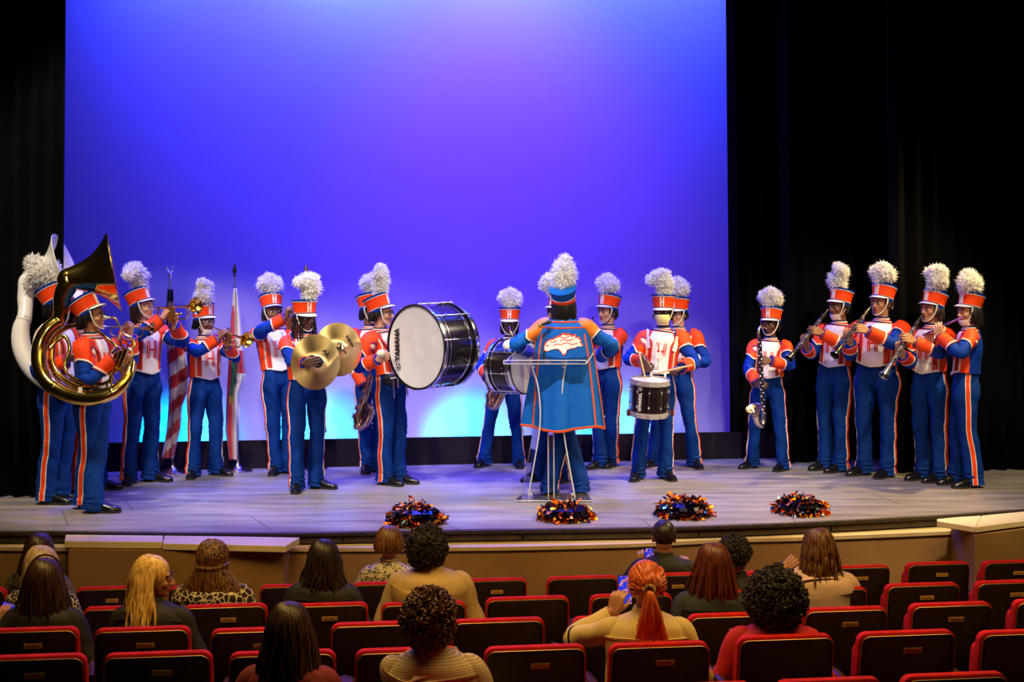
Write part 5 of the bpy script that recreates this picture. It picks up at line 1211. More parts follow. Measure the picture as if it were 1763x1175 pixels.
# ------------------------------------------------------------------ flags
def us(o, b, tp, d):
    m = MB(); g = cloth_grid([(498, 288, 298), (540, 285, 300), (590, 286, 318), (640, 288, 326), (668, 290, 326), (700, 290, 314), (740, 287, 311), (790, 278, 299)], 80, 2.6, .035, d, 5)
    def fn(s, t):
        if (s < .55 and t < .30) or t < .14: return FABB
        return FABR if math.floor((t+.085*s)*13.2) % 2 else FABW
    by_face(m, g, fn); c = put(m, 'flag_cloth', o); c.modifiers.new('s', 'SOLIDIFY').thickness = .003
def fla(o, b, tp, d):
    m = MB(); g = cloth_grid([(497, 402, 408), (560, 397, 416), (610, 394, 421), (648, 392, 424), (680, 390, 414), (740, 388, 413), (792, 394, 410)], 60, 2.2, .035, d, 9)
    G1 = mat('seal_green', (.02, .16, .07), .5, var=.2); G2 = mat('seal_gold', (.55, .35, .03), .5, var=.2)
    def fn(s, t):
        if .22 < s < .40 and .42 < t < .63: return G1
        if .22 < s < .42 and .60 < t < .68: return G2
        if s < .30+.10*t and (t > .1): return FABR
        if .36 < t < .50 and s > .4: return FABR
        if s < .5 and t > .70: return FABR
        return FABW
    by_face(m, g, fn); c = put(m, 'flag_cloth', o); c.modifiers.new('s', 'SOLIDIFY').thickness = .003
def third(o, b, tp, d):
    m = MB(); g = cloth_grid([(560, 530, 545), (640, 532, 552), (700, 536, 556), (745, 540, 563)], 40, 1.8, .03, d, 4)
    by_face(m, g, lambda s, t: FABB if s > .94 or t > .97 else mat('flag_pale', (.35, .36, .62), .5, var=.1)); c = put(m, 'flag_cloth', o); c.modifiers.new('s', 'SOLIDIFY').thickness = .003
flag(297, 815, 293, 459, 'eagle', 'American flag with red and white stripes on a chrome stand', us)
flag(409.5, 812, 404, 454, 'spear', 'white flag with red bars and a green seal on a chrome stand', fla)
flag(538, 808, 527, 456, 'hidden', 'pale flag almost hidden behind the cymbal player', third)

# ------------------------------------------------------------------ podium with microphone
cP = G(950, 857); dP = cP[1]
po = thing('podium', cP, 'clear acrylic podium with curved legs in front of the drum major', 'podium')
def slab3(mb, pts, th, n, mt):
    pts = np.array(pts, float); n = nrm(n)*th/2; N_ = len(pts); mb.add(np.vstack([pts-n, pts+n]), [tuple(range(N_))[::-1], tuple(range(N_, 2*N_))]+[(i, (i+1) % N_, (i+1) % N_+N_, i+N_) for i in range(N_)], mt)
q = MB(); b4 = [G(887, 863, .012), G(1020, 863, .012), G(1010, 852, .012), G(900, 852, .012)]
slab3(q, b4, .02, (0, 0, 1), ACR); put(q, 'base_plate', po, smooth=False)
q = MB(); bb = [p.copy() for p in b4]
for i in range(4): q.tube([bb[i]+V3(0, 0, .0), bb[(i+1) % 4]+V3(0, 0, 0)], [.0045]*2, ACE, 6)
put(q, 'base_edge', po)
zt = [P(867, 627, dP-.17), P(1009, 627, dP-.17), P(1027, 600, dP+.17), P(893, 600, dP+.17)]
q = MB(); nn = np.cross(zt[1]-zt[0], zt[3]-zt[0]); slab3(q, zt, .012, nn, ACR); put(q, 'desk_top', po, smooth=False)
q = MB()
for i in range(4): q.tube([zt[i], zt[(i+1) % 4]], [.005, .005], ACE, 6)
for i in (0, 1): q.tube([zt[i]+V3(0, 0, .03), zt[i]], [.004]*2, ACE, 6)
q.tube([zt[0]+V3(0, 0, .03), zt[1]+V3(0, 0, .03)], [.004]*2, ACE, 6); put(q, 'desk_edge', po)
q = MB(); slab3(q, [zt[0], zt[1], zt[1]+V3(0, 0, .03), zt[0]+V3(0, 0, .03)], .008, (0, 1, 0), ACR); put(q, 'desk_lip', po, smooth=False)
for sg, xs_, xe in ((-1, [913, 925, 930, 929, 922, 914, 910], 0), (1, [975, 969, 967, 970, 977, 985, 990], 0)):
    ys_ = [624, 660, 700, 740, 785, 830, 858]; fr = np.array([P(x, y, dP-.10) for x, y in zip(xs_, ys_)]); bk = fr+V3(.0, .24, 0); bk[:, 0] += .045*-sg*-1; fr, bk = catmull(fr, 26), catmull(bk, 26)
    q = MB(); t_ = V3(.006, 0, 0); g = np.stack([fr-t_, bk-t_, bk+t_, fr+t_], 1); q.grid(g, ACR, cu=True, cap=True); put(q, 'side_panel', po, fix=True)
    q = MB(); q.tube(fr, [.0062]*26, ACE, 6, 26); q.tube(bk, [.0062]*26, ACE, 6, 26); put(q, 'panel_edge', po)
    q = MB()
    for i in (1, 24):
        for p in (fr[i], bk[i]): q.lathe([(.012, -.008), (.012, .008)], ACE, 12, M=mat4(zframe((0, 1, 0)), p+V3(-sg*.015, .02, .0)))
    put(q, 'bracket', po)
q = MB(); c0, c1 = P(948, 620, dP-.02), P(949, 858, dP-.02); hw = V3(.024, 0, 0); slab3(q, [c0-hw, c0+hw, c1+hw, c1-hw], .012, (0, 1, 0), ACR); put(q, 'centre_panel', po, smooth=False)
q = MB()
for s in (-1, 1): q.tube([c0+hw*s, c1+hw*s], [.0060]*2, ACE, 6)
put(q, 'panel_edge', po)
mi = thing('microphone', P(937, 617, dP), 'black gooseneck microphone rising from the podium desk', 'microphone')
MB_ = mat('mic_black', (.012, .012, .012), .4)
q = MB(); q.tube([P(937, 618, dP), P(936, 600, dP), P(938, 580, dP-.02), P(944, 562, dP-.03), P(942, 556, dP-.03)], [.007, .0045, .004, .004, .005], mat('brass_neck', (.35, .25, .10), .35, .8), 8, 30); put(q, 'gooseneck', mi)
q = MB(); q.tube([P(937, 620, dP), P(937, 606, dP)], [.012, .010], MB_, 12); put(q, 'socket', mi)
q = MB(); q.tube([P(931, 560, dP-.03), P(944, 555, dP-.03)], [.014, .017], MB_, 14); q.ell(P(946, 554.5, dP-.03), (.020, .020, .020), mat('mic_grille', (.10, .10, .11), .4, .7, bump=.6, bs=300), 14, 10); q.ell(P(930, 561, dP-.03), (.019, .019, .019), mat('mic_foam', (.30, .22, .03), .9), 14, 10); put(q, 'capsule', mi)

# pompoms
pompom(717, 901, .255, .19, 1, 'orange and black foil pompom, first from the left on the stage lip')
pompom(974, 893, .262, .16, 2, 'low flattened foil pompom in front of the podium')
pompom(1177, 888, .262, .18, 3, 'orange and black foil pompom below the snare drummer')
pompom(1379, 883, .245, .17, 4, 'foil pompom with silvery strips, furthest right on the stage lip')
# ------------------------------------------------------------------ audience
def hair_mat(name, c1, c2, rough=.38):
    if name in MATS: return MATS[name]
    m = bpy.data.materials.new(name); m.use_nodes = True; nt, N, Lk, b = nodes_of(m); b.inputs['Roughness'].default_value = rough
    tc = N.new('ShaderNodeTexCoord'); mp = N.new('ShaderNodeMapping'); mp.inputs['Scale'].default_value = (90, 90, 7); Lk.new(tc.outputs['Object'], mp.inputs[0])
    n = N.new('ShaderNodeTexNoise'); n.inputs['Scale'].default_value = 1; n.inputs['Detail'].default_value = 5; Lk.new(mp.outputs[0], n.inputs['Vector'])
    r = N.new('ShaderNodeValToRGB'); r.color_ramp.elements[0].position = .35; r.color_ramp.elements[1].position = .65; r.color_ramp.elements[0].color = (*c1, 1); r.color_ramp.elements[1].color = (*c2, 1)
    Lk.new(n.outputs[0], r.inputs[0]); Lk.new(r.outputs[0], b.inputs['Base Color'])
    bp = N.new('ShaderNodeBump'); bp.inputs['Strength'].default_value = .5; bp.inputs['Distance'].default_value = .004; Lk.new(n.outputs[0], bp.inputs['Height']); Lk.new(bp.outputs[0], b.inputs['Normal'])
    MATS[name] = m; return m
HM = {'curlblack': hair_mat('hair_curl_black', (.006, .005, .005), (.03, .022, .017), .6), 'black': hair_mat('hair_black_strands', (.006, .005, .005), (.035, .024, .018)), 'dark': hair_mat('hair_dark_strands', (.010, .005, .004), (.075, .036, .018)),
      'brown': hair_mat('hair_brown_strands', (.07, .028, .010), (.26, .12, .045)), 'blonde': hair_mat('hair_blonde_strands', (.46, .27, .06), (.95, .70, .24)),
      'ash': hair_mat('hair_ash_blonde', (.30, .20, .12), (.72, .58, .40)), 'red': hair_mat('hair_red', (.36, .055, .010), (.72, .16, .03)),
      'auburn': hair_mat('hair_auburn', (.045, .010, .006), (.16, .035, .018)), 'braid': hair_mat('hair_braid', (.03, .014, .006), (.26, .13, .035)), 'curlbrown': hair_mat('hair_curl_brown', (.045, .018, .012), (.16, .07, .04))}
CW, CBK = .088, .105   # scalp radii used for hair
def scalp(a, e, k=1.0):
    """a azimuth (0 = back, + to the right of the head seen from behind... x = sin a), e elevation angle from the top"""
    return V3(math.sin(e)*math.sin(a)*.084*k, .012+math.sin(e)*math.cos(a)*.100*k, .128+math.cos(e)*.105*k)
def hair_straight(m, L, n=300, spread=.12, wave=.0, seed=0, inw=0., part=.0, front=2.25, thick=.012, face_open=1.25):
    rs = np.random.RandomState(seed); mb = MB(); mb.ell((0, .014, .134), (.086, .100, .103), m, 22, 14)
    for i in range(n):
        a = rs.uniform(-front, front); a0 = part+.25*rs.normal()
        jr = rs.uniform(.0, .075); pts = [scalp(a*.3, .12, 1.03), scalp(a*.75, .55, 1.03+jr), scalp(a, 1.05, 1.03+jr), scalp(a, 1.55, 1.03+jr)]
        Lx = L*rs.uniform(.82, 1.0) if abs(a) < face_open+.4 else L*rs.uniform(.7, .95)
        x, y, z = pts[-1]; sx = np.sign(x)*spread*abs(math.sin(a))**.7; sy = (.03 if y > 0 else .05)
        ph = rs.uniform(0, 6)
        for t in (.2, .4, .6, .8, 1.0):
            q = t*t*inw
            pts.append(V3(x*(1-.0)+sx*t*Lx+wave*math.sin(ph+t*9)-x*q, y*(1-.15*t)+ (sy*t*0)+wave*math.cos(ph+t*7)-y*q*.6, z-(z-.0)*0-t*Lx*.98+.0))
        # Lx counts down from ear level
        w = thick*rs.uniform(.45, 1.05); wv = rs.normal(size=2)*.010; pts = [q_+V3(wv[0], wv[1], 0)*max(0, i_-2)*.3 for i_, q_ in enumerate(pts)]
        mb.tube(pts, [w*.5, w*.8, w, w*1.1, w*1.1, w*1.0, w*.9, w*.7, w*.25], m, 5, 17, cap=True, b=np.array([w*.5, w*.8, w, w*1.1, w*1.1, w*1.0, w*.9, w*.7, w*.25])*.6)
    return mb
def hair_curly(m, rx, ry, rz, c, n=420, cr=.012, seed=0, clip=None, low=-.9):
    rs = np.random.RandomState(seed); mb = MB(); mb.ell(c, (rx*.93, ry*.93, rz*.93), m, 20, 12)
    for i in range(n):
        d = nrm(rs.normal(size=3))
        if d[2] < low: continue
        if clip and clip(d): continue
        p = np.array(c)+d*V3(rx, ry, rz)*rs.uniform(.9, 1.06)*(1+.06*math.sin(d[0]*7+seed)*math.cos(d[2]*6)); z = zframe(d+rs.normal(size=3)*.5, (.1, .2, 1)); R = np.array(z)
        t = np.linspace(0, rs.uniform(6, 10), 10); r = cr*rs.uniform(.55, 1.0)
        pts = p+np.outer(np.cos(t)*r, R[0])+np.outer(np.sin(t)*r, R[1])+np.outer((t-4)*r*.28, R[2])
        mb.tube(pts, [r*.45]*10, m, 4, 14)
    return mb
def hair_braids(m, L, n=60, seed=0):
    rs = np.random.RandomState(seed); mb = MB(); mb.ell((0, .014, .134), (.088, .103, .107), m, 22, 14)
    for i in range(n):
        a = rs.uniform(-1.9, 1.9); z1 = -L*rs.uniform(.75, 1.0); fl = 1.35+.5*abs(math.sin(a))
        pts = [scalp(a*.5, .25, 1.06), scalp(a*.9, .8, 1.09), scalp(a, 1.35, 1.10), V3(math.sin(a)*.088, .10*math.cos(a)+.02, .09), V3(math.sin(a)*.10*1.15, .10*math.cos(a)+.03, .02), V3(math.sin(a)*.11*fl, .10*math.cos(a)+.03, z1*.5), V3(math.sin(a)*.12*fl, .10*math.cos(a)+.02, z1)]
        l = Loft(pts, .0095, M=44); g = l.rings(6)
        for j in range(len(g)): c = g[j].mean(0); g[j] = c+(g[j]-c)*(1+.38*math.sin(j*1.7+i))
        mb.grid(g, m, cu=True, cap=True)
    # wrapped half-up twist
    th = np.linspace(-1.6, 1.6, 24); mb.tube(np.stack([np.sin(th)*.098, .012+np.cos(th)*.118, .085-.01*np.cos(th)], -1), [.012]*24, m, 8, 24)
    return mb
def hair_pony(m, seed=0):
    rs = np.random.RandomState(seed); mb = MB(); mb.ell((0, .012, .132), (.087, .101, .106), m, 24, 16)
    tie = V3(0, .118, .115)
    for i in range(150):
        a = rs.uniform(-PI, PI); e = rs.uniform(.9, 2.0); s0 = scalp(a, e, 1.03)
        if abs(a) > 2.2: s0 = scalp(a, min(e, 1.15), 1.03)
        mid = nrm((s0-V3(0, .012, .13))*.5+(tie-V3(0, .012, .13))*.5)*.108+V3(0, .014, .13)
        mb.tube([s0, (s0+mid)/2+nrm(mid-V3(0, .012, .13))*.006, mid, tie], [.006, .009, .008, .005], m, 5, 10)
    for i in range(110):
        a = rs.uniform(0, 2*PI); r = rs.uniform(0, 1); sx = math.cos(a)*r; sy = math.sin(a)*r; L = rs.uniform(.24, .34)
        mb.tube([tie, tie+V3(sx*.018, .02+sy*.01, -.02), tie+V3(sx*.045, .028+sy*.02, -.10), tie+V3(sx*.075, .022+sy*.02, -.20), tie+V3(sx*.085+rs.normal()*.01, .015+sy*.02, -L)], [.006, .009, .010, .009, .003], m, 5, 16)
    return mb
def cloth_mat(name, kind, c1, c2, scale=20.):
    if name in MATS: return MATS[name]
    m = bpy.data.materials.new(name); m.use_nodes = True; nt, N, Lk, b = nodes_of(m); b.inputs['Roughness'].default_value = .75
    tc = N.new('ShaderNodeTexCoord')
    r = N.new('ShaderNodeValToRGB'); r.color_ramp.interpolation = 'CONSTANT' if kind != 'stripe' else 'LINEAR'
    if kind == 'cell':
        n = N.new('ShaderNodeTexVoronoi'); n.feature = 'DISTANCE_TO_EDGE'; n.inputs['Scale'].default_value = scale; Lk.new(tc.outputs['Object'], n.inputs['Vector']); Lk.new(n.outputs['Distance'], r.inputs[0]); r.color_ramp.elements[1].position = .075
    elif kind == 'spot':
        n = N.new('ShaderNodeTexNoise'); n.inputs['Scale'].default_value = scale; Lk.new(tc.outputs['Object'], n.inputs['Vector']); Lk.new(n.outputs[0], r.inputs[0]); r.color_ramp.elements[1].position = .55
    else:
        n = N.new('ShaderNodeTexWave'); n.inputs['Scale'].default_value = scale; n.inputs['Distortion'].default_value = .6; n.bands_direction = 'X' if kind == 'stripe' else 'Z'; Lk.new(tc.outputs['Object'], n.inputs['Vector']); Lk.new(n.outputs['Fac'], r.inputs[0]); r.color_ramp.elements[0].position = .2; r.color_ramp.elements[1].position = .75
    r.color_ramp.elements[0].color = (*c1, 1); r.color_ramp.elements[1].color = (*c2, 1); Lk.new(r.outputs[0], b.inputs['Base Color'])
    MATS[name] = m; return m

def sitter(label, row_d, crown, yaw, pitch, skin, hairmb, top, sh_drop=.285, w=1., th=180, hs=1., sleeves=True, R=None, L=None, fem=1, extra=None, roll=0., collar=None, hips=None, neck=True, arm_skin=False):
    """seated, seen from behind; crown = top of the hair in pixels"""
    cr = P(crown[0], crown[1], row_d); t = cr[1]-.117*cr[0]; fl = float(fz(t))
    hs = hs*1.0; root = V3(cr[0], cr[1], fl); th_ = math.radians(th); T = L2W(root, th_); Ti = np.linalg.inv(T)
    o = empty('person', root, th_, label=label, cat='person')
    yaw, pitch, roll = math.radians(yaw), math.radians(pitch), math.radians(roll)
    RH = rotm('Z', yaw-th_) @ rotm('X', -pitch) @ rotm('Y', roll); Mh = RH.copy(); Mh[:3, :3] *= hs
    Mh[:3, 3] = V3(0, 0, cr[2]-fl)-RH[:3, :3] @ (V3(0, .012, .245)*hs)
    piv = Mh[:3, 3]; N = piv+V3(0, .015, -.012)*hs; seat_z = .44
    hip = V3(N[0]*.4, max(N[1]*.4, 0)+.0, seat_z+.10)
    sd = sh_drop-.20
    A = np.array([.056, .070, .122, .172, .198, .195, .185, .180, .185])*w; B = np.array([.054, .064, .084, .108, .120, .130, .132, .140, .15])*w**1.3
    cs = [N+V3(0, 0, .02), N-V3(0, 0, .01), N-V3(0, 0, .035), N-V3(0, 0, .07), N-V3(0, 0, .125), N*.7+hip*.3, N*.45+hip*.55, N*.2+hip*.8, hip-V3(0, 0, .06)]
    TL = Loft(cs, A, B, M=46, wr=.005, seed=len(label)); j = MB(); j.grid(TL.rings(34), top, cu=True, cap=True)
    body = MB(); V, Fc = HEADS[fem]; body.add(xf(Mh, V), Fc, SK[skin])
    ctr = V[np.array([f[0] for f in Fc])]; lipm = (np.abs(ctr[:, 0]) < .024) & (ctr[:, 1] < -.078) & (ctr[:, 2] > .033) & (ctr[:, 2] < .056)
    for i in np.nonzero(lipm)[0]: body.m[i] = LIP[skin]
    body.grid(Loft(cs, A*.8, B*.8, M=20).rings(12), SK[skin], cu=True, cap=True)
    for sx, hd in ((-1, R), (1, L)):
        S = N+V3(sx*.150*w, 0, -.112); ldir = lambda v: Ti[:3, :3] @ np.asarray(v, float)
        if hd is None: hc = V3(sx*.12, -.27, seat_z+.20); fd = V3(-sx*.3, -1, -.1); el = V3(sx*.7, .3, -1); n_ = V3(0, 0, 1); sh = 'relax'; hd = {}
        else: hc = xf(Ti, P(hd['p'][0], hd['p'][1], row_d+hd['p'][2])); fd = ldir(hd.get('f', (0, .3, 1))); el = ldir(hd.get('e', (sx*-.8, 0, -1))); n_ = -ldir(hd.get('n', (0, 1, 0))); sh = hd.get('s', 'grip')
        fd = nrm(fd); Wp = hc-fd*.065; E, Wp = ik(S, Wp, .29, .255, el)
        MH = mat4(frame(fd, n_), Wp, .95)
        if sx > 0: MH = MH @ np.diag([1, -1, 1, 1.])
        V, Fc = HANDS[sh]; body.add(xf(MH, V), [f[::-1] for f in Fc] if sx > 0 else Fc, SK[skin])
        end = hd.get('sleeve', .93)
        Wc = E+(Wp-E)*end
        pts = [S+V3(-sx*.05, 0, .02), S+V3(sx*.008, 0, .008), S*.5+E*.5, E, (E+Wc)/2, Wc]
        SLV = Loft(pts, np.array([.046, .060, .058, .052, .048, .043])*(.5+.5*w), M=36, wr=.005, seed=sx+len(label)); sm = MB(); sm.grid(SLV.rings(22), top, cu=True, cap=True); so = sm.build('sleeve', o)
        if hd.get('band'): b_ = MB(); SLV.strip(b_, hd['band'], np.column_stack([np.linspace(0, 2*PI, 24), np.full(24, .55)]), .012, .004); b_.build('sleeve_band', so)
        body.tube([S, S*.5+E*.5, E, (E+Wp)/2, Wp+fd*.01], [.05, .046, .040, .036, .026], SK[skin], 12)
    body.build('body', o)
    j.build('top', o)
    # legs
    tr = MB(); PNT = mat('dark_trousers', (.015, .014, .018), .8)
    for sx in (-1, 1):
        hj = V3(sx*.09, 0, seat_z+.08); kn = V3(sx*.11, -.34, seat_z+.08); ft = V3(sx*.11, -.24, .10)
        tr.tube([hj, (hj+kn)/2, kn+V3(0, .03, 0), kn+V3(0, 0, -.06), (kn+ft)/2, ft], [.095, .085, .07, .065, .055, .05], PNT, 14)
        inst('shoe', SHOE_M, mat4(t=(sx*.11, -.20, .0)), o)
    tr.build('trousers', o)
    face_bits(None, Mh, skin, HAIRD, 1).build('eyes', o)
    if hairmb is not None: hairmb.xform(Mh).build('hair', o)
    if extra: extra(o, Mh, TL, T)
    return dict(o=o, Mh=Mh, TL=TL, T=T, N=N)
def xglasses(m):
    def f(o, Mh, TL, T): g_ = MB(); lens(g_, m); g_.xform(Mh).build('spectacles', o)
    return f
GIR = cloth_mat('net_print_dress', 'cell', (.62, .55, .36), (.015, .012, .012), 24); LEO = cloth_mat('leaf_print_blouse', 'spot', (.60, .52, .34), (.06, .07, .05), 55)
NET2 = cloth_mat('net_print_blouse', 'cell', (.60, .52, .34), (.012, .010, .010), 34); GRN = cloth_mat('dull_patterned_top', 'spot', (.13, .12, .07), (.03, .03, .02), 60)
YEL = cloth_mat('yellow_striped_shirt', 'stripe', (.50, .38, .14), (.78, .64, .28), 32); BEI = cloth_mat('beige_ribbed_shirt', 'rib', (.42, .32, .19), (.66, .53, .34), 30)
TANS = mat('tan_shirt', (.50, .36, .15), .8, var=.08, bump=.2, bs=20); DKJ = mat('dark_jacket', (.014, .013, .012), .75, var=.2, bump=.3, bs=30); BLS = mat('black_shirt', (.008, .008, .009), .8)
PNK = mat('pink_shirt', (.60, .42, .32), .8, var=.08, bump=.2, bs=25); REDS = mat('red_shirt', (.55, .012, .02), .75, var=.15, bump=.3, bs=60); BUR = mat('burgundy_shirt', (.20, .02, .03), .8, var=.15); TEAL = mat('slate_jacket', (.02, .03, .035), .8)

sitter('woman with dark hair in the front row at far left, mostly hidden', 8.50, (67, 915), 200, 0, 'tan', hair_straight(HM['dark'], .20, seed=1, spread=.10), GRN, w=1.0)
sitter('ash-blonde woman in a black and cream net-print blouse at far left', 7.75, (70, 937), 178, 0, 'light', hair_straight(HM['ash'], .24, seed=2, spread=.08), NET2, w=1.02)
def xband(o, Mh, TL, T):
    q = MB(); t = np.linspace(-1.5, 1.5, 20); q.tube(xf(Mh, np.stack([np.sin(t)*.098, .01+0*t-.02, .135+np.cos(t)*.112], -1)), [.0055]*20, mat('hairband', (.05, .03, .06), .2), 8, 20); q.build('hairband', o)
sitter('woman with long straight black hair and hairband holding a phone at far left', 6.95, (76, 958), 184, 0, 'tan', hair_straight(HM['dark'], .30, seed=3, spread=.12), DKJ, w=1.05, extra=xband,
       L=dict(p=(4, 1058, .15), f=(-.1, .2, .9), n=(0, 1, 0), s='hold', e=(-1, 0, -1)))
sitter('woman with long golden blonde hair turned in profile to the right', 6.9, (264, 953), 104, -4, 'amber', hair_straight(HM['blonde'], .36, seed=4, spread=.16, front=1.62, n=360, wave=.008), DKJ, w=1.05, roll=2)
sitter('woman with brown box braids and net-print dress', 7.75, (366, 927), 176, 0, 'brown', hair_braids(HM['braid'], .22, 90, 5), GIR, w=1.18)
sitter('woman with long wavy black hair in a dark jacket, left of centre', 7.75, (557, 926), 182, 0, 'tan', hair_straight(HM['black'], .27, seed=6, spread=.14, wave=.008, n=330), DKJ, w=1.08)
def xpearl(o, Mh, TL, T):
    q = MB(); m_ = mat('pearls', (.7, .45, .25), .25, var=0)
    for a in np.linspace(0, 2*PI, 40)[:-1]: q.ell(TL.pt(a, .028, .006), (.0055,)*3, m_, 7, 5)
    q.build('necklace', o)
sitter('woman with a smooth brown bob and beaded necklace in the front row', 8.80, (670, 903), 178, 0, 'light', hair_straight(HM['brown'], .085, seed=7, spread=.10, inw=.25, n=330), LEO, w=.95, extra=xpearl)
sitter('person with a dark afro and clear glasses in a tan shirt', 7.8, (738, 906), 150, 0, 'brown', hair_curly(HM['curlblack'], .125, .128, .142, (0, .035, .112), 1500, .009, 8), TANS, w=1.30, extra=xglasses(CLEARF))
sitter('woman with very long straight dark hair in burgundy, lower left of centre', 5.42, (497, 1033), 182, 0, 'tan', hair_straight(HM['dark'], .36, seed=9, spread=.12, n=400, thick=.011, wave=.006), BUR, w=1.0)
sitter('person with short brown curls and glasses in a beige ribbed shirt, lower centre', 5.42, (742, 1014), 148, 0, 'light', hair_curly(HM['curlbrown'], .115, .122, .134, (0, .030, .114), 1400, .0105, 10), BEI, w=1.12, extra=xglasses(CLEARF),
       L=dict(p=(712, 1125, .12), f=(-.8, .5, .2), n=(0, 0, -1), s='play', e=(-1, -.2, -.6)))
def man_hair():
    mb = MB(); rs = np.random.RandomState(2); mb.ell((0, .016, .138), (.083, .098, .097), HM['black'], 24, 16)
    for i in range(420):
        a = rs.uniform(-2.4, 2.4); e = rs.uniform(0, 1.75 if abs(a) < 1.4 else 1.25); p = scalp(a, e, .99); d = nrm(p-V3(0, .012, .12)); mb.tube([p, p+d*.008+V3(0, 0, -.004)], [.006, .002], HM['black'], 4)
    return mb
sitter('man with cropped black hair in a dark shirt filming with a phone', 8.80, (1143, 893), 176, 0, 'amber', man_hair(), BLS, w=1.10, fem=0,
       L=dict(p=(1106, 958, .22), f=(.1, .2, .9), n=(.3, 1, 0), s='hold', e=(-1, 0, -1)), R=dict(p=(1178, 968, .25), f=(-.2, .3, .9), n=(0, 1, 0), s='hold', e=(1, 0, -1)))
def xscr(o, Mh, TL, T):
    q = MB(); t = np.linspace(0, 2*PI, 26); pts = np.stack([.022*np.cos(t), .124+0*t, .115+.022*np.sin(t)], -1); l = Loft(pts, .011, M=60); g = l.rings(8)
    for j_ in range(len(g)): c = g[j_].mean(0); g[j_] = c+(g[j_]-c)*(1+.25*math.sin(j_*2.1))
    q.grid(g, cloth_mat('leopard_scrunchie', 'spot', (.5, .36, .18), (.03, .02, .015), 120), cu=True); q.xform(Mh).build('scrunchie', o)
sitter('woman with a bright red ponytail in a yellow striped shirt filming on a phone', 6.1, (1112, 962), 182, 0, 'amber', hair_pony(HM['red'], 11), YEL, w=1.12, extra=xscr,
       L=dict(p=(1062, 1033, .16), f=(.25, .1, .95), n=(.5, 1, 0), s='hold', e=(-1, -.1, -.8), band=NAVY))
sitter('woman with long dark auburn hair right of the red ponytail', 6.95, (1229, 932), 180, 0, 'tan', hair_straight(HM['auburn'], .22, seed=12, spread=.13, n=330), TEAL, w=1.05)
sitter('person with short black hair and glasses, behind the auburn-haired woman', 7.9, (1266, 921), 140, 0, 'tan', hair_curly(HM['curlblack'], .098, .112, .108, (0, .020, .135), 800, .009, 13), BLS, w=1.0, extra=xglasses(CLEARF))
sitter('woman with wavy brown hair in a pale pink shirt resting a hand at her mouth', 7.85, (1408, 907), 205, -4, 'amber', hair_straight(HM['brown'] if False else hair_mat('hair_wavy_brown', (.03, .012, .006), (.20, .085, .03)), .27, seed=14, spread=.14, wave=.010, n=330), PNK, w=1.18,
       L=dict(p=(1366, 966, .20), f=(.75, .3, .5), n=(.3, .9, 0), s='grip', e=(-1, 0, -.9), sleeve=.5))
sitter('woman with big glossy black curls in a red shirt', 6.1, (1333, 980), 180, 0, 'tan', hair_curly(HM['curlblack'], .145, .135, .150, (0, .030, .10), 1700, .012, 15), REDS, w=1.12)

# phones held by the audience
def phone(c, fwd, w_, h_, label, roll=0.):
    o = thing('phone', c, label, 'phone'); M = mat4(zframe(fwd, up), c) @ rotm('Z', roll); fr = mat('phone_case', (.02, .02, .025), .3)
    q = MB(); q.box((0, 0, 0), (w_, h_, .008), fr); q.v = [xf(M, a) for a in q.v]; put(q, 'case', o, smooth=False)
    scr = mat('phone_screen', (.02, .03, .3), .2, var=0)
    if 'done' not in scr:
        scr['done'] = 1; nt, N_, Lk, b = nodes_of(scr); tc = N_.new('ShaderNodeTexCoord'); n = N_.new('ShaderNodeTexNoise'); n.inputs['Scale'].default_value = 45; Lk.new(tc.outputs['Object'], n.inputs['Vector'])
        r = N_.new('ShaderNodeValToRGB'); r.color_ramp.elements[0].position = .5; r.color_ramp.elements[0].color = (.01, .04, .8, 1); r.color_ramp.elements[1].position = .62; r.color_ramp.elements[1].color = (.5, .45, .6, 1); e = r.color_ramp.elements.new(.56); e.color = (.7, .1, .05, 1)
        Lk.new(n.outputs[0], r.inputs[0]); Lk.new(r.outputs[0], b.inputs['Emission Color']); b.inputs['Emission Strength'].default_value = .9
    q = MB(); q.box((0, 0, .0045), (w_*.93, h_*.95, .002), scr); q.v = [xf(M, a) for a in q.v]; put(q, 'screen', o, smooth=False); return o
phone(P(1076, 1016, 6.1+.20), (-.05, -1, .05), .072, .150, 'phone with glowing screen held up by the red-haired woman')
phone(P(1117, 956, 8.72+.25), (.3, -1, .1), .068, .10, 'phone held low by the man with cropped hair')
phone(P(10, 1055, 6.95+.20), (.3, -1, .4), .07, .11, 'phone at the left edge held by the black-haired woman', -.35)
o = thing('wristwatch', P(1342, 976, 7.85+.2), 'silver-blue watch on the wrist of the pink-shirted woman', 'watch')
q = MB(); t = np.linspace(0, 2*PI, 20); q.tube(P(1343, 977, 8.05)+np.stack([.012*np.cos(t), .035*np.sin(t), .036*np.cos(t)], -1), [.006]*20, SILVER, 6, 20); put(q, 'strap', o)

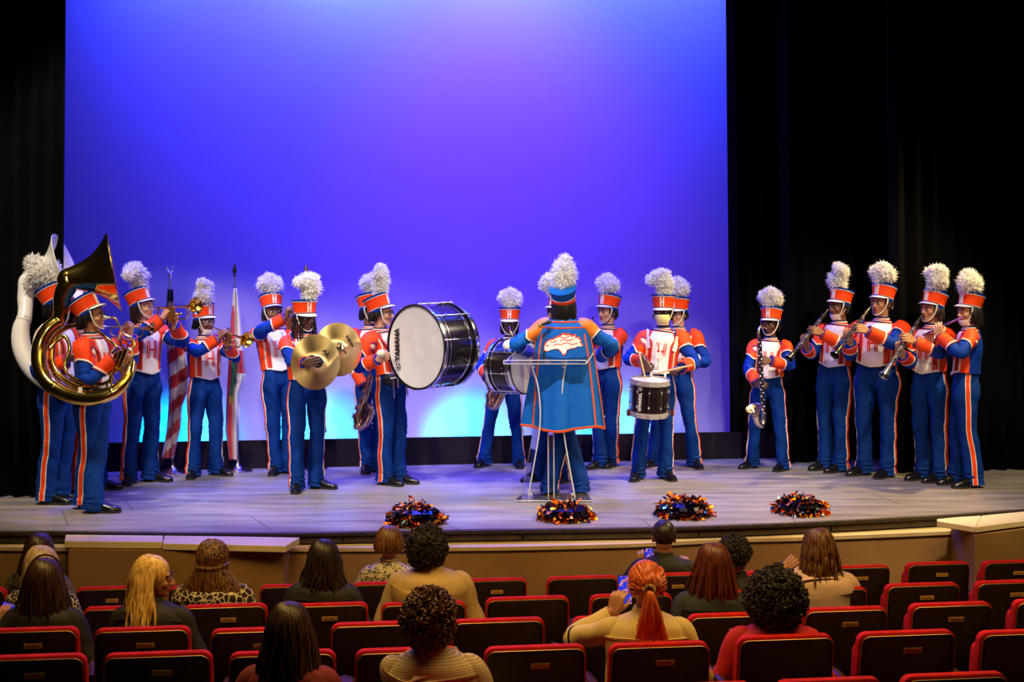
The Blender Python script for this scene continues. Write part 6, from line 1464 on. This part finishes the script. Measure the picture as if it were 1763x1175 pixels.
# ------------------------------------------------------------------ seats
S = [('A', -100, 14, 1011), ('A', 134, 250, 1008), ('A', 291, 408, 1006), ('A', 447, 566, 1004), ('A', 606, 724, 1000), ('A', 790, 908, 994), ('A', 937, 1064, 990), ('A', 1098, 1218, 985), ('A', 1278, 1398, 980), ('A', 1415, 1531, 972), ('A', 1551, 1668, 966), ('A', 1681, 1802, 963),
     ('B', -112, 34, 1043), ('B', 146, 292, 1041), ('B', 316, 463, 1038), ('B', 488, 636, 1036), ('B', 654, 804, 1034), ('B', 832, 981, 1025), ('B', 1010, 1158, 1020), ('B', 1186, 1330, 1015), ('B', 1352, 1492, 1009), ('B', 1514, 1650, 1002), ('B', 1667, 1805, 997),
     ('C', -27, 139, 1078), ('C', 165, 331, 1077), ('C', 363, 530, 1078), ('C', 568, 738, 1068), ('C', 774, 939, 1062), ('C', 979, 1146, 1057), ('C', 1176, 1336, 1053), ('C', 1372, 1526, 1043), ('C', 1554, 1706, 1035), ('C', 1731, 1885, 1028),
     ('D', -36, 153, 1124), ('D', 181, 369, 1119), ('D', 394, 581, 1117), ('D', 609, 793, 1112), ('D', 829, 1010, 1108), ('D', 1041, 1222, 1103), ('D', 1259, 1434, 1090), ('D', 1464, 1643, 1083), ('D', 1669, 1850, 1081),
     ('E', 640, 850, 1181), ('E', 880, 1090, 1178), ('E', 1112, 1296, 1172), ('E', 1324, 1517, 1164), ('E', 1537, 1731, 1155), ('E', 1751, 1950, 1150)]
noplq = {('A', 937), ('B', 832), ('B', 1010), ('C', 568), ('C', 774), ('C', 979), ('D', 609), ('D', 1259), ('D', 394)}
RN = {'A': 'first row from the stage', 'B': 'second row from the stage', 'C': 'third row from the stage', 'D': 'fourth row from the stage', 'E': 'nearest row along the bottom edge'}
ORD = ['leftmost', 'second from the left', 'third from the left', 'fourth from the left', 'fifth from the left', 'sixth from the left', 'seventh from the left', 'sixth from the right', 'fifth from the right', 'fourth from the right', 'third from the right', 'second from the right', 'rightmost']
rows_ = {}
for s_ in S: rows_.setdefault(s_[0], []).append(s_)
for r_, L_ in rows_.items():
    for i, (_, a, b_, y) in enumerate(L_):
        n_ = len(L_); frm_r = n_-1-i
        pos = 'leftmost' if i == 0 else 'rightmost' if frm_r == 0 else ('second', 'third', 'fourth', 'fifth', 'sixth', 'seventh')[(i if i <= frm_r else frm_r)-1]+' from the '+('left' if i <= frm_r else 'right')
        seat(r_, a, b_, y, (r_, a) not in noplq, 'red velvet theatre seat, '+pos+' in the '+RN[r_], 'red theatre seats in the '+RN[r_])
